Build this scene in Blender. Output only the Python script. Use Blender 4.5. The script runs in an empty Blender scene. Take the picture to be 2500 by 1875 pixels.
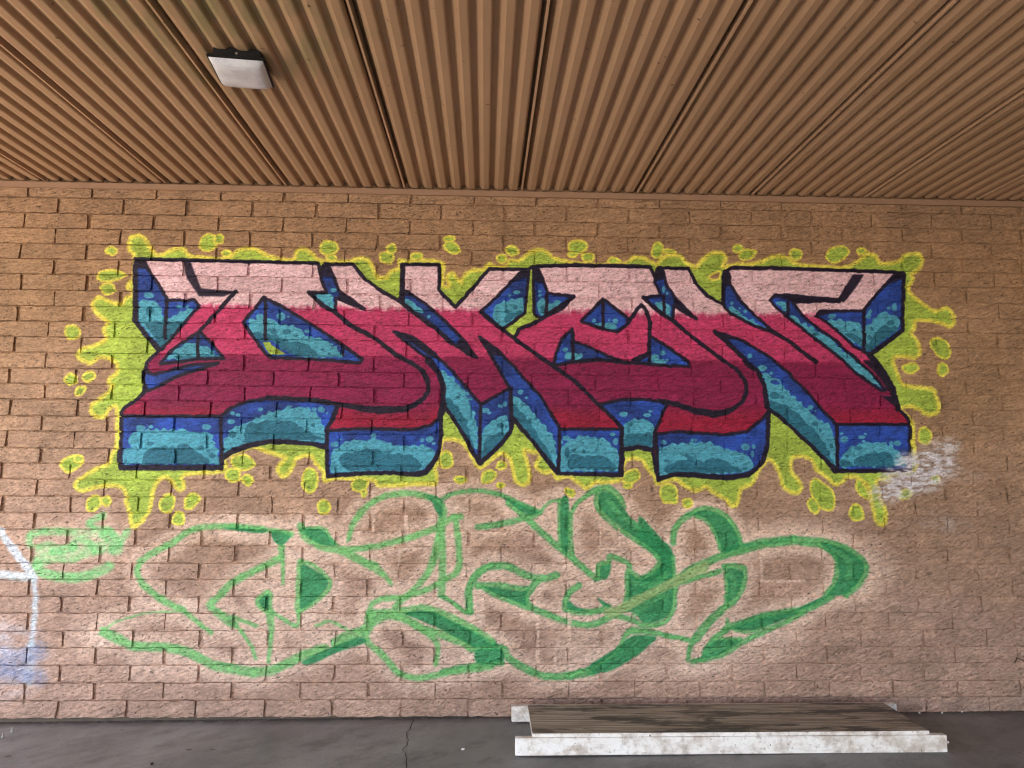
import bpy, bmesh, math, random
import numpy as np
from mathutils import Vector, Matrix
rnd = random.Random(7)
rng = np.random.default_rng(11)
S = bpy.context.scene
COL = S.collection

# ------------------------------------------------------------------ camera, sky, sun, exposure
F_PX, PITCH, YAW, ROLL = 1749.5, 0.1003, 0.0370, 0.0070
CAM = Vector((2.731, -4.539, 1.562))
cy, sy, cp, sp, cr, sr = (math.cos(YAW), math.sin(YAW), math.cos(PITCH), math.sin(PITCH), math.cos(ROLL), math.sin(ROLL))
FW = Vector((sy * cp, cy * cp, sp)); R0 = Vector((cy, -sy, 0)); U0 = R0.cross(FW)
RT = cr * R0 + sr * U0; UP = -sr * R0 + cr * U0
cam_d = bpy.data.cameras.new('camera'); cam = bpy.data.objects.new('camera', cam_d); COL.objects.link(cam)
cam_d.sensor_width = 36; cam_d.lens = F_PX / 2500 * 36; cam_d.clip_end = 500; cam_d.clip_start = 0.05
M = Matrix((RT, UP, -FW)).transposed().to_4x4(); M.translation = CAM; cam.matrix_world = M
S.camera = cam
W = bpy.data.worlds.new('World'); S.world = W; W.use_nodes = True
wn = W.node_tree; bg = wn.nodes['Background']
SUN_EL, SUN_AZ = math.radians(44), math.radians(228)      # azimuth measured clockwise from +Y: behind the camera, to its left
sky = wn.nodes.new('ShaderNodeTexSky'); sky.sky_type = 'NISHITA'; sky.sun_disc = False
sky.sun_elevation = SUN_EL; sky.sun_rotation = SUN_AZ
wn.links.new(sky.outputs[0], bg.inputs[0]); bg.inputs[1].default_value = 0.12
sd = bpy.data.lights.new('sun', 'SUN'); sd.energy = 5.0; sd.angle = math.radians(0.5); sd.color = (1, 0.95, 0.87)
so = bpy.data.objects.new('sun', sd); COL.objects.link(so)
sdir = Vector((math.sin(SUN_AZ) * math.cos(SUN_EL), math.cos(SUN_AZ) * math.cos(SUN_EL), math.sin(SUN_EL)))
so.rotation_euler = sdir.to_track_quat('Z', 'Y').to_euler(); so.location = (0, -10, 12)
vs = S.view_settings; vs.view_transform = 'Standard'; vs.look = 'None'; vs.gamma = 1; vs.use_curve_mapping = False
vs.exposure = 2.86
S.cycles.max_bounces = 8; S.cycles.diffuse_bounces = 5
S.cycles.filter_width = 1.15; S.cycles.pixel_filter_type = 'BLACKMAN_HARRIS'
try: S.cycles.use_denoising = True
except Exception: pass

# ------------------------------------------------------------------ helpers
def ray(u, v):
    x = (u - 1250) / F_PX; y = (937.5 - v) / F_PX
    return (FW + x * RT + y * UP)
def on_wall(u, v, y=0.0):
    d = ray(u, v); t = (y - CAM.y) / d.y; return CAM + t * d
def on_z(u, v, z):
    d = ray(u, v); t = (z - CAM.z) / d.z; return CAM + t * d
def proj(p):
    v = Vector(p) - CAM; z = v.dot(FW)
    return 1250 + F_PX * v.dot(RT) / z, 937.5 - F_PX * v.dot(UP) / z

def link(name, me, mat=None, parent=None):
    o = bpy.data.objects.new(name, me); COL.objects.link(o)
    if mat and not me.materials: me.materials.append(mat)
    if parent: o.parent = parent
    return o
def empty(name, loc=(0, 0, 0), rz=0):
    o = bpy.data.objects.new(name, None); COL.objects.link(o); o.location = loc; o.rotation_euler = (0, 0, rz); return o
def tag(o, label=None, cat=None, group=None, kind=None):
    if label: o['label'] = label
    if cat: o['category'] = cat
    if group: o['group'] = group
    if kind: o['kind'] = kind
    return o
def mesh(name, v, f, smooth=False):
    me = bpy.data.meshes.new(name); me.from_pydata([tuple(map(float, a)) for a in v], [], f); me.update()
    if smooth: me.polygons.foreach_set('use_smooth', [True] * len(me.polygons))
    return me
def boxmesh(name, x0, x1, y0, y1, z0, z1, bev=0.0):
    bm = bmesh.new(); bmesh.ops.create_cube(bm, size=1)
    for v in bm.verts:
        v.co = Vector(((x0 + x1) / 2 + v.co.x * (x1 - x0), (y0 + y1) / 2 + v.co.y * (y1 - y0), (z0 + z1) / 2 + v.co.z * (z1 - z0)))
    if bev: bmesh.ops.bevel(bm, geom=bm.edges[:], offset=bev, segments=2, affect='EDGES')
    me = bpy.data.meshes.new(name); bm.to_mesh(me); bm.free(); return me

class NT:
    def __init__(s, name):
        s.m = bpy.data.materials.new(name); s.m.use_nodes = True; s.t = s.m.node_tree
        s.b = s.t.nodes['Principled BSDF']; s.b.inputs['Specular IOR Level'].default_value = 0.3
    def n(s, k, **kw):
        a = s.t.nodes.new(k)
        for q, v in kw.items():
            if hasattr(a, q): setattr(a, q, v)
            else: a.inputs[q.replace('_', ' ')].default_value = v
        return a
    def l(s, a, b): s.t.links.new(a, b)
    def noise(s, vec, scale, detail=4, rough=.55, stretch=None):
        if stretch:
            mp = s.n('ShaderNodeMapping'); mp.inputs['Scale'].default_value = stretch; s.l(vec, mp.inputs[0]); vec = mp.outputs[0]
        a = s.n('ShaderNodeTexNoise', Scale=scale, Detail=detail, Roughness=rough); s.l(vec, a.inputs['Vector']); return a.outputs['Fac']
    def ramp(s, fac, stops):
        r = s.n('ShaderNodeValToRGB'); e = r.color_ramp.elements
        while len(e) < len(stops): e.new(.5)
        for q, (p, c) in zip(e, stops):
            q.position = p; q.color = (*c, 1) if len(c) == 3 else c
        s.l(fac, r.inputs[0]); return r.outputs[0]
    def mix(s, fac, a, b, mode='MIX'):
        m = s.n('ShaderNodeMix', data_type='RGBA', blend_type=mode)
        for i, x in ((0, fac), (6, a), (7, b)):
            if isinstance(x, (int, float)): m.inputs[i].default_value = x
            elif isinstance(x, tuple): m.inputs[i].default_value = (*x, 1)
            else: s.l(x, m.inputs[i])
        return m.outputs[2]
    def math(s, op, a, b=0.0):
        m = s.n('ShaderNodeMath', operation=op)
        for i, x in ((0, a), (1, b)):
            if isinstance(x, (int, float)): m.inputs[i].default_value = x
            else: s.l(x, m.inputs[i])
        return m.outputs[0]
    def bump(s, h, strength=1.0, dist=0.002, prev=None):
        b = s.n('ShaderNodeBump'); b.inputs['Strength'].default_value = strength; b.inputs['Distance'].default_value = dist
        s.l(h, b.inputs['Height'])
        if prev: s.l(prev, b.inputs['Normal'])
        s.l(b.outputs[0], s.b.inputs['Normal']); return b.outputs[0]
    def pos(s): return s.n('ShaderNodeNewGeometry').outputs['Position']
def lin(c): return tuple(((x / 255 + .055) / 1.055) ** 2.4 if x > 10 else x / 255 / 12.92 for x in c)

# ------------------------------------------------------------------ the paint on the wall (an image made here in numpy)
TX0, TX1, TZ0, TZ1, PPM = -1.2, 7.8, -0.05, 3.35, 340
TW, TH = int((TX1 - TX0) * PPM), int((TZ1 - TZ0) * PPM)
def w2t(P): return ((P.x - TX0) * PPM, (TZ1 - P.z) * PPM)      # row 0 = top
TILE = dict(A=(200, 560, 4.424), B=(650, 560, 4.424), C=(1100, 560, 4.424), D=(1500, 560, 4.424), E=(1880, 560, 4.424),
            F=(150, 880, 4.424), G=(600, 880, 4.424), H=(1050, 880, 4.424), I=(1450, 880, 4.424), K=(1880, 880, 4.424),
            P=(0, 1200, 3.456), Q=(560, 1180, 3.456), R=(1080, 1180, 3.456), S=(1560, 1180, 3.456), T=(0, 430, 3.687), Z=(0, 0, 1.0))
def pts(s):
    out = []; t = 'Z'
    for tok in s.replace(';', ' ').split():
        if tok in TILE: t = tok; continue
        x, y = map(float, tok.split(',')); ox, oy, k = TILE[t]
        out.append(w2t(on_wall(ox + x / k, oy + y / k)))
    return np.array(out)
def smooth(P, closed=True, n=5):
    N = len(P); out = []
    for i in range(N if closed else N - 1):
        p0, p1, p2, p3 = (P[(i + k) % N] if closed else P[min(max(i + k, 0), N - 1)] for k in (-1, 0, 1, 2))
        for j in range(n):
            t = j / n
            out.append(.5 * ((2 * p1) + (-p0 + p2) * t + (2 * p0 - 5 * p1 + 4 * p2 - p3) * t * t + (-p0 + 3 * p1 - 3 * p2 + p3) * t ** 3))
    if not closed: out.append(P[-1])
    return np.array(out)
def vnoise(h, w, cell, seed, octs=3):
    g = np.random.default_rng(seed); out = np.zeros((h, w), np.float32); amp = 1; tot = 0
    cx, cyy = (cell if isinstance(cell, tuple) else (cell, cell))
    for o in range(octs):
        a = g.random((int(h / cyy) + 4, int(w / cx) + 4)).astype(np.float32)
        yy = np.arange(h) / cyy; xx = np.arange(w) / cx
        yi = yy.astype(int); xi = xx.astype(int); fy = (yy - yi); fx = (xx - xi)
        fy = (fy * fy * (3 - 2 * fy))[:, None].astype(np.float32); fx = (fx * fx * (3 - 2 * fx))[None].astype(np.float32)
        r0 = a[yi][:, xi] * (1 - fx) + a[yi][:, xi + 1] * fx; r1 = a[yi + 1][:, xi] * (1 - fx) + a[yi + 1][:, xi + 1] * fx
        out += amp * (r0 * (1 - fy) + r1 * fy); tot += amp; amp *= .5; cx = max(cx / 2, 1.01); cyy = max(cyy / 2, 1.01)
    return out / tot
def fillmask(P):
    x0, y0 = np.floor(P.min(0)).astype(int) - 2; x1, y1 = np.ceil(P.max(0)).astype(int) + 3
    x0, y0 = max(x0, 0), max(y0, 0); x1, y1 = min(x1, TW), min(y1, TH)
    if x1 <= x0 or y1 <= y0: return None
    SS = 2; h, w = (y1 - y0) * SS, (x1 - x0) * SS
    cnt = np.zeros((h, w + 1), np.int32); Q = (P - (x0, y0)) * SS
    for i in range(len(Q)):
        (xa, ya), (xb, yb) = Q[i], Q[(i + 1) % len(Q)]
        if ya > yb: xa, ya, xb, yb = xb, yb, xa, ya
        r0, r1 = max(int(math.ceil(ya - .5)), 0), min(int(math.ceil(yb - .5)), h)
        if r1 <= r0: continue
        r = np.arange(r0, r1); xx = xa + (r + .5 - ya) * (xb - xa) / (yb - ya)
        np.add.at(cnt, (r, np.clip(np.ceil(xx - .5), 0, w).astype(int)), 1)
    m = (np.cumsum(cnt, 1)[:, :w] % 2).astype(np.float32)
    m = m.reshape(y1 - y0, SS, x1 - x0, SS).mean((1, 3))
    return m, slice(y0, y1), slice(x0, x1)
IMG = np.zeros((TH, TW, 3), np.float32)
XX, YY = np.meshgrid(np.arange(TW, dtype=np.float32), np.arange(TH, dtype=np.float32))
WRG = (vnoise(TH, TW, 9, 21, 2) - .5, vnoise(TH, TW, 9, 22, 2) - .5)     # small wobble, so painted edges are hand-made
def blend(m, sy_, sx_, col, clip=None):
    if clip is not None: m = m * clip[sy_, sx_]
    c = np.array(col, np.float32) / 255 if not isinstance(col, np.ndarray) else col[sy_, sx_]
    IMG[sy_, sx_] = IMG[sy_, sx_] * (1 - m[..., None]) + c * m[..., None]
def fill(s, col, sm=False, a=1.0, clip=None, blur=0):
    P = pts(s) if isinstance(s, str) else s
    if sm: P = smooth(P)
    r = fillmask(P)
    if r is None: return
    m, a1, a2 = r
    for _ in range(blur):
        m = (m + np.roll(m, 1, 0) + np.roll(m, -1, 0) + np.roll(m, 1, 1) + np.roll(m, -1, 1)) / 5
    blend(m * a, a1, a2, col, clip)
def strokemask(P, wid, soft, full=False):
    """wid in texture px (radius), may be a list per point"""
    wid = np.broadcast_to(np.asarray(wid, float), (len(P),))
    R = wid.max() + soft + 2
    x0, y0 = np.floor(P.min(0) - R).astype(int); x1, y1 = np.ceil(P.max(0) + R).astype(int)
    x0, y0 = max(x0, 0), max(y0, 0); x1, y1 = min(x1, TW), min(y1, TH)
    if x1 <= x0 or y1 <= y0: return None
    acc = np.zeros((y1 - y0, x1 - x0), np.float32)
    for i in range(len(P) - 1):
        a, b = P[i], P[i + 1]; r = max(wid[i], wid[i + 1]) + soft + 2
        u0, v0 = max(int(min(a[0], b[0]) - r), x0), max(int(min(a[1], b[1]) - r), y0)
        u1, v1 = min(int(max(a[0], b[0]) + r) + 1, x1), min(int(max(a[1], b[1]) + r) + 1, y1)
        if u1 <= u0 or v1 <= v0: continue
        X = XX[v0:v1, u0:u1] + WRG[0][v0:v1, u0:u1] * 3.2; Y = YY[v0:v1, u0:u1] + WRG[1][v0:v1, u0:u1] * 3.2
        d = b - a; L2 = d @ d + 1e-9; t = np.clip(((X - a[0]) * d[0] + (Y - a[1]) * d[1]) / L2, 0, 1)
        dd = np.hypot(X - a[0] - t * d[0], Y - a[1] - t * d[1])
        w = wid[i] + (wid[i + 1] - wid[i]) * t
        al = np.clip((w - dd) / max(soft, .01) + .5, 0, 1)
        q = acc[v0 - y0:v1 - y0, u0 - x0:u1 - x0]; np.maximum(q, al, out=q)
    return acc, slice(y0, y1), slice(x0, x1)
def stroke(s, col, w=4.0, soft=1.2, sm=False, closed=False, a=1.0, clip=None, grit=0.0):
    P = pts(s) if isinstance(s, str) else s
    if sm: P = smooth(P, closed)
    if closed: P = np.vstack([P, P[:1]])
    if isinstance(w, (list, tuple)):
        w = np.interp(np.linspace(0, 1, len(P)), np.linspace(0, 1, len(w)), w)
    r = strokemask(P, w, soft)
    if r is None: return
    m, a1, a2 = r
    if grit: m = m * (1 - grit * GRIT[a1, a2])
    blend(m * a, a1, a2, col, clip)
GRIT = np.clip((vnoise(TH, TW, 5, 5, 3) - .45) * 5, 0, 1)
k = PPM / 400.                                   # texture px per photo px, roughly 0.85-0.9

# base: tan wall paint, patchy; paler low down, partly light painted in
n1 = vnoise(TH, TW, 260, 1, 4); n2 = vnoise(TH, TW, 60, 2, 4); n3 = vnoise(TH, TW, (30, 7), 3, 3)
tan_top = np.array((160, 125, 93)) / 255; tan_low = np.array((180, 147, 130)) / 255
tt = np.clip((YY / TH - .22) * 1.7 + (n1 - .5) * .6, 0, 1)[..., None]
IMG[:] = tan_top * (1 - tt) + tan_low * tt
IMG *= (1 + (n1 - .5) * .10 + (n2 - .5) * .20 + (n3 - .5) * .14)[..., None]
# old greyed grime low on the right
gr = np.clip((XX / TW - .62) * 3.2, 0, 1) * np.clip((YY / TH - .5) * 3, 0, 1) * np.clip((vnoise(TH, TW, (60, 26), 4, 4) - .42) * 4, 0, 1)
IMG[:] = IMG * (1 - .33 * gr[..., None]) + np.array((112, 98, 92)) / 255 * .33 * gr[..., None]

# ---- the lower tag: cream under-spray, two greens
CREAM = (232, 200, 182); LG = (112, 188, 112); DG = (42, 140, 84); MG = (76, 164, 94)
tagL = [  # light green lines
 ('P 1780,1190 1650,1080 1560,1010', 5), ('P 1560,1010 1250,1020 1000,1090 870,1170', 2), ('P 870,1180 1000,1240 1130,1300 1400,1310 1600,1360 1800,1460 2000,1500 2150,1525 Q 200,1590 350,1575 480,1520 620,1450 800,1390', 10),
 ('P 2212,310 1800,290 1600,330 1450,430 1250,540 1170,610 1170,720 1250,820 1400,930 1550,1000', 7),
 ('Q 430,630 250,715 20,840 P 1850,880 1775,950 1850,1030 1980,1120', 8), ('P 1980,1120 2050,1200 2110,1290 2160,1400', 4), ('Q 0,1120 120,1160 230,1200', 4),
 ('Q 435,540 450,640 450,850', [8, 5, 3]), ('Q 340,1080 350,1250 330,1500', [9, 6, 4]), ('Q 370,1090 480,1160 570,1200 580,1110', 4),
 ('Q 600,660 720,700 845,830 790,940 590,1080', 5), ('Q 600,660 585,850 580,1080', 7), ('Q 330,910 235,990 330,1090 345,930', 5),
 ('Q 0,360 200,385 380,400 520,430', 6), ('Q 600,360 650,450 800,540 950,570 1150,670 1250,720 1370,850', [8, 10, 8, 9, 10, 3]), ('Q 650,380 790,380 850,460 910,530', 4),
 ('Q 950,560 1200,535 1500,460 1750,370 1880,285 1950,280', 7), ('Q 1000,480 1050,330 1150,200 1300,110 1500,80 1700,120 1800,200 1780,350 1745,550 1690,720 1620,820 1480,950 1300,970 1200,1020 1180,1100', [4, 8, 7, 7, 7, 8, 9, 9, 8, 6, 6, 6, 6]),
 ('Q 1180,1100 1400,1090 1650,1060 1850,1130 2050,1230 2212,1340', 10), ('Q 1790,330 1795,600 1795,800 1785,940', 8), ('Q 1905,290 1930,500 1930,720 1800,820 1650,900 1480,960 1400,1040', 7),
 ('Q 1820,960 1900,1020 1990,1090', 4), ('Q 2030,1070 2030,900 2060,780 2150,710 2212,690', 6), ('Q 1190,1130 1150,1230 1000,1290 900,1350', 12), ('Q 1150,1260 1180,1350 1300,1450 1430,1600 1600,1640 1800,1600 2212,1540', 7),
 ('Q 1400,1110 1500,1150 1640,1240 1750,1350 1740,1520', 6), ('Q 730,1200 830,1160 900,1180 990,1230', 3), ('Q 1200,1170 1350,1110 1500,1150 1640,1230 1900,1310 2050,1390', 9),
 ('R 0,130 100,80 300,60 500,100 700,190 820,240', 5), ('R 300,365 500,340 700,290 800,260 900,160 1050,130', [7, 7, 6, 3, 3]), ('R 560,160 650,240 900,470 1080,620 1290,800', 7), ('R 985,140 985,400 1000,520', 4), ('R 1075,270 1070,450 1090,620', 7),
 ('R 1080,260 1150,150 1300,50 1400,45 1490,120 1530,200', [5, 5, 9, 9, 5]), ('R 1310,70 1310,200 1450,350 1650,480 1840,655 1700,800', 7), ('R 1940,620 1950,800 1960,900 1935,1080 1850,1175 1700,1195 1600,1150 1450,1110', 6),
 ('R 1320,800 1320,690 1400,670 1410,610 1560,670 1580,740 1680,810', 6), ('R 230,1080 220,900 290,770 400,700 550,700 700,770 850,800 960,770', 8), ('R 290,860 480,860 700,890 800,820 740,900 710,960 740,1040 900,1110 1080,1170 1250,1190 1400,1130 1450,1080', 7),
 ('R 330,870 450,940 600,1000 740,1050', 6), ('R 1150,860 1060,930 1045,1060 1250,1085 1400,1040', 7), ('R 0,960 100,1010 190,1080 250,1080', 4), ('R 280,1390 500,1385 560,1470 700,1560 850,1620 1050,1620 1250,1580', [6, 8, 8, 8, 10]),
 ('R 1060,1620 1300,1540 1480,1400 1550,1270 1640,1240 1900,1280 2100,1320', [6, 5, 5, 8, 5, 4]), ('R 0,1590 300,1530 500,1510', 7), ('R 1560,760 1560,960 1520,1050', 7),
 ('S 285,500 300,380 400,275 550,215 700,260 810,390 860,530', 7), ('S 480,275 560,310 640,420 690,560', 5), ('S 330,800 450,715 650,630 850,550 1050,490 1300,470', 8), ('S 690,610 850,580 1050,530 1300,500 1500,520', 5),
 ('S 320,840 500,790 680,740', 6), ('S 1300,470 1550,490 1750,555 1890,660 1905,740 1850,840 1750,935', 8), ('S 1500,500 1640,600 1670,720 1640,850 1580,930', 6), ('S 1620,950 1400,1060 1200,1090 1000,1130 730,1225', 8), ('S 1400,1075 1200,1180 1050,1250 900,1320 700,1440 450,1500', 6),
 ('S 720,700 870,710 885,820 820,960 730,1040 600,1150 500,1280 430,1370 410,1490', [7, 7, 7, 7, 9, 9, 6, 4]), ('S 730,720 740,900 735,1030', 6), ('S 740,1230 650,1290 560,1400 540,1480', 6), ('S 620,1310 850,1320', 6), ('S 740,1150 760,1210 900,1250 1050,1210', 4), ('S 220,1290 320,1300 430,1320 480,1260', 4),
]
tagD = ['Q 610,690 720,730 835,830 770,940 610,1060 600,850', 'Q 330,930 250,990 325,1075 335,1000', 'Q 360,400 520,430 450,520 380,490', 'Q 590,380 780,390 900,520 750,510 640,440', 'Q 1630,95 1730,110 1800,160 1800,300 1740,230 1710,160',
 'Q 1480,1090 1700,1075 1900,1170 2080,1250 R 350,1290 480,1370 280,1385 Q 2000,1350 1800,1240 1600,1150', 'R 290,1400 495,1390 500,1515 300,1520', 'Q 620,1500 850,1390 1090,1300 1150,1340 900,1430 680,1530', 'P 1900,300 2212,310 2212,350 1950,320',
 'Q 0,350 100,360 200,385 90,395 0,385', 'R 510,110 700,180 820,240 740,270 640,220 560,160', 'R 1000,150 1065,150 1060,570 1000,530', 'R 1330,80 1430,90 1530,210 1600,300 1750,410 1900,550 1940,620 1930,740 1950,880 1930,1060 1850,1150 1700,1175 1620,1090 1540,1080 1560,960 1570,770 1660,810 1720,810 1850,680 1760,580 1600,440 1400,280 1320,180',
 'R 1340,700 1420,690 1390,800 1330,800', 'R 340,870 520,890 680,910 780,840 720,920 715,1030 600,990 450,930', 'R 1065,990 1130,1040 1230,1075 1065,1070', 'R 1310,965 1420,1040 1360,1035', 'R 1220,1600 1260,1520 1480,1380 1610,1285 1800,1295 1740,1370 1600,1480 1400,1585',
 'S 380,265 550,225 700,275 805,390 860,525 700,565 640,400 560,300 480,270', 'S 700,550 900,510 1100,480 1300,455 1300,480 1000,520 750,590', 'S 1550,490 1740,545 1880,650 1895,740 1840,850 1750,935 1590,940 1670,830 1685,720 1640,620 1560,550', 'S 740,730 870,740 870,820 820,940 740,1000 745,860',
 'S 760,1215 1000,1115 1250,1080 1420,1050 1300,1110 1050,1215 900,1240', 'S 1300,1090 1450,1000 1620,945 1500,1030', 'S 600,1340 850,1320 700,1430 540,1490 400,1510 520,1470', 'S 0,280 100,370 200,480 280,570 280,800 100,900 0,930 0,800 100,750 180,660 60,540 0,490']
SPK = vnoise(TH, TW, 4, 31, 2)
for s_, w_ in tagL:
    P = smooth(pts(s_), False); r = strokemask(P, 29 * k, 22)
    if r: m, a1, a2 = r; blend(np.clip(m * 1.35, 0, 1) * .78 * (.6 + .8 * (SPK[a1, a2] - .3)), a1, a2, CREAM)
for s_ in tagD:
    P = smooth(pts(s_)); r = strokemask(np.vstack([P, P[:1]]), 20 * k, 20)
    if r: m, a1, a2 = r; blend(m * .45, a1, a2, CREAM)
for s_ in ['P 700,1200 850,1150 900,1240 760,1290', 'P 1150,1450 1700,1480 2212,1560', 'Q 900,1000 600,700 500,600', 'R 1950,500 2000,900 1950,1200', 'S 1960,560 2080,740 1900,930', 'R 1000,1400 1300,1400', 'S 100,1560 700,1540 1300,1300', 'S 950,430 1300,400 1700,440']:
    stroke(s_, CREAM, 24, 36, sm=True, a=.6)
for s_, w_ in tagL:
    w2 = [q * .95 for q in w_] if isinstance(w_, list) else w_ * .95
    stroke(s_, LG if s_[0] in 'PQ' else MG, w2, 4.5, sm=True, a=.88, grit=.25)
for s_ in tagD: fill(s_, DG, sm=True, a=.88, blur=3)
for s_, w_ in tagL:                                   # thin lighter core, as overlapping passes leave
    w2 = [q * .38 for q in w_] if isinstance(w_, list) else w_ * .38
    stroke(s_, (138, 208, 124), w2, 3, sm=True, a=.55, grit=.5)
stroke('R 1400,1090 1500,1060 1700,955 1900,855 2212,700', (158, 186, 122), 10, 4, sm=True, a=.9)
for s_ in ('R 1600,830 1750,860 1900,760', 'R 1620,1100 1750,1000 1880,940', 'S 1640,560 1770,660 1760,800', 'S 580,1430 660,1390 740,1370', 'S 760,760 800,820 780,940', 'R 1400,150 1500,260 1650,370'):
    stroke(s_, (96, 178, 112), 6, 5, sm=True, a=.6)
for s_, w_ in (('R 1330,280 1330,545 1490,550 1490,380', 2.5), ('R 800,1130 800,1500', 4), ('R 1070,1100 1070,1340', 4), ('R 950,1530 955,1380 1400,1375', 3), ('S 1020,570 1035,820 1400,820', 3), ('Q 1430,920 1430,550 1700,545', 2.5), ('Q 1210,400 1220,270', 2.5), ('Q 1490,400 1490,280', 4), ('Q 1170,640 1180,560', 2)):
    stroke(s_, (232, 200, 182), w_, 2, a=.75)
# scribble at the left, and the pale blue-white lines and cloud
SC = (128, 208, 130)
for s_, w_ in (('P 255,440 265,365 400,335 650,345 880,370', 8), ('P 870,200 770,250 780,300 950,360 1000,420', 7), ('P 1070,340 1000,440 930,490', 8), ('P 320,480 430,455 500,520', 9), ('P 320,590 450,540 600,540 720,500 850,470', 14), ('P 600,460 660,400 760,440 800,500', 8), ('P 310,600 330,660 420,700 600,725 760,700 920,630', 10), ('P 900,350 960,420 980,480', 14), ('P 450,500 620,470', 9)):
    stroke(s_, CREAM, 20, 24, sm=True, a=.35); 
    stroke(s_, SC, w_, 7, sm=True, a=.85, grit=.35)
stroke('P 0,330 100,470 240,650 285,730', (214, 226, 240), 8, 5, a=.95, grit=.2)
stroke('P 285,730 300,850 290,1050 262,1300', (204, 214, 226), 5.5, 6, sm=True, a=.95, grit=.2)
stroke('P 262,1300 250,1450 240,1600', (196, 220, 226), 9, 10, sm=True, a=.6, grit=.3)
stroke('P -200,690 0,700 250,715', (218, 230, 240), 9, 5, a=.95, grit=.2)
cl = pts('P -60,1420 0,1150')
dcl = np.hypot((XX - cl[0][0]) / 1.35, YY - cl[0][1]); mcl = np.clip(1.25 - dcl / (78), 0, 1) * np.clip(.55 + (vnoise(TH, TW, (30, 12), 41, 3) - .5) * 2, 0, 1)
blend(np.clip(mcl * 1.3, 0, 1) * .85, slice(0, TH), slice(0, TW), (196, 196, 216))
stroke('P 0,1440 150,1420 330,1340', (132, 140, 174), 16, 18, a=.7, grit=.5); stroke('P -100,1500 150,1540 340,1570', (126, 136, 172), 14, 16, a=.7, grit=.5)

# ---- the mural: green splash, yellow rim
GRN = np.zeros((TH, TW, 3), np.float32); GRN[:] = np.array((166, 190, 76)) / 255
GRN *= (1 + (n2 - .5) * .25 + (n3 - .5) * .22)[..., None]; YEL = (232, 220, 88)
halo = """A 570,300 510,210 520,100 600,65 690,110 740,210 830,280 960,230 1090,205 1180,290 1560,310 1700,220 1870,210 1990,280 2200,330
B 310,310 330,230 420,210 510,280 600,340 900,345 960,320 1080,320 1140,400 1200,520 1300,515 1350,450 1440,420 1440,335 1480,340 1880,350 1900,500 1905,600 1960,620 1975,590 1950,520 2010,475 2060,540 2100,565
C 110,560 150,500 230,440 340,440 420,370 460,400 590,400 640,340 750,330 850,250 960,215 1060,260 1110,310 1350,365 1700,385 1880,370 1980,300 2090,310
D 330,320 400,350 460,370 500,320 620,275 710,290 780,370 880,405 960,320 1050,250 1150,255 1200,310 1165,400 1230,400 1330,375 1450,378 1600,340 1720,290 1850,300 1950,370 2180,400
E 800,410 900,370 1000,300 1060,260 1140,290 1170,360 1250,370 1400,340 1450,280 1600,265 1640,330 1590,440 1520,480 1540,540 1490,620 1520,700 1640,800 1780,880 1900,850 1970,930 1980,1010 1930,1045 1800,1000 1580,980 1550,1060 1530,1130 1600,1230 1610,1330 1550,1390 1460,1370 1330,1390 1360,1530
K 1390,180 1440,260 1600,290 1750,310 1790,400 1820,520 1790,570 1680,580 1600,520 1500,490 1400,530 1500,620 1540,700 1540,860 1560,1020 1550,1200 1310,1230 1290,1290 1160,1285 1150,1350 1180,1480 1240,1620 1240,1740 1190,1774 1130,1700 1090,1500 1060,1350 980,1290 900,1250 820,1265 740,1330 670,1320 600,1250 500,1180 450,1080 340,1025 230,1060 220,1180 330,1340 310,1410 250,1430 140,1360 90,1200 40,1110
I 1880,1065 1830,1110 1750,1230 1700,1330 1580,1390 1550,1530 1490,1570 1430,1500 1300,1430 1200,1360 1120,1400 1000,1370 900,1290 780,1290 680,1330 640,1240 560,1150 500,1070 340,1070 310,1240 280,1290 100,1315
H 1840,1305 1760,1320 1680,1375 1560,1290 1480,1250 1370,1275 1310,1195 1230,1210 1140,1140 1190,1010 1120,990 1010,970 1060,1150 1070,1290 1000,1340 920,1300 890,1160 850,1050 740,1005 540,1155 430,990 320,870 200,850 130,870 110,960 90,1080 50,1180 70,1230 60,1320
G 2000,1335 1850,1330 1450,1350 1370,1290 1000,1265 850,1300 840,1210 760,1110 700,1030 560,1050 500,1150 450,1230 380,1240 340,1170 400,1080 430,1040 280,1000 100,935
F 1990,950 1850,1000 1760,1060 1745,1190 1330,1230 1320,1370 1260,1390 1200,1320 1130,1260 1050,1290 980,1450 940,1640 783,1800 740,1659 700,1500 680,1400 600,1350 480,1350 330,1380 220,1410 150,1360 160,1300 230,1260 350,1180 510,1110 560,980 600,920 605,600 590,495 520,520 470,590 400,610 330,570 330,480 400,430 500,350 550,270 510,240 530,190 600,130 600,30
A 370,1440 300,1390 200,1380 100,1440 0,1410 -50,1350 0,1290 120,1260 260,1190 240,1080 280,1000 180,920 120,820 170,740 240,750 330,790 420,800 480,740 550,720 550,650 500,630 520,570 560,540"""
HP = smooth(pts(halo), True, 4)
fill(HP, GRN, blur=1)
stroke(HP, YEL, 3.6, 2.2, closed=True, grit=.15); stroke(HP, YEL, 6.0, 3.5, closed=True, a=.5, grit=.5)
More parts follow.
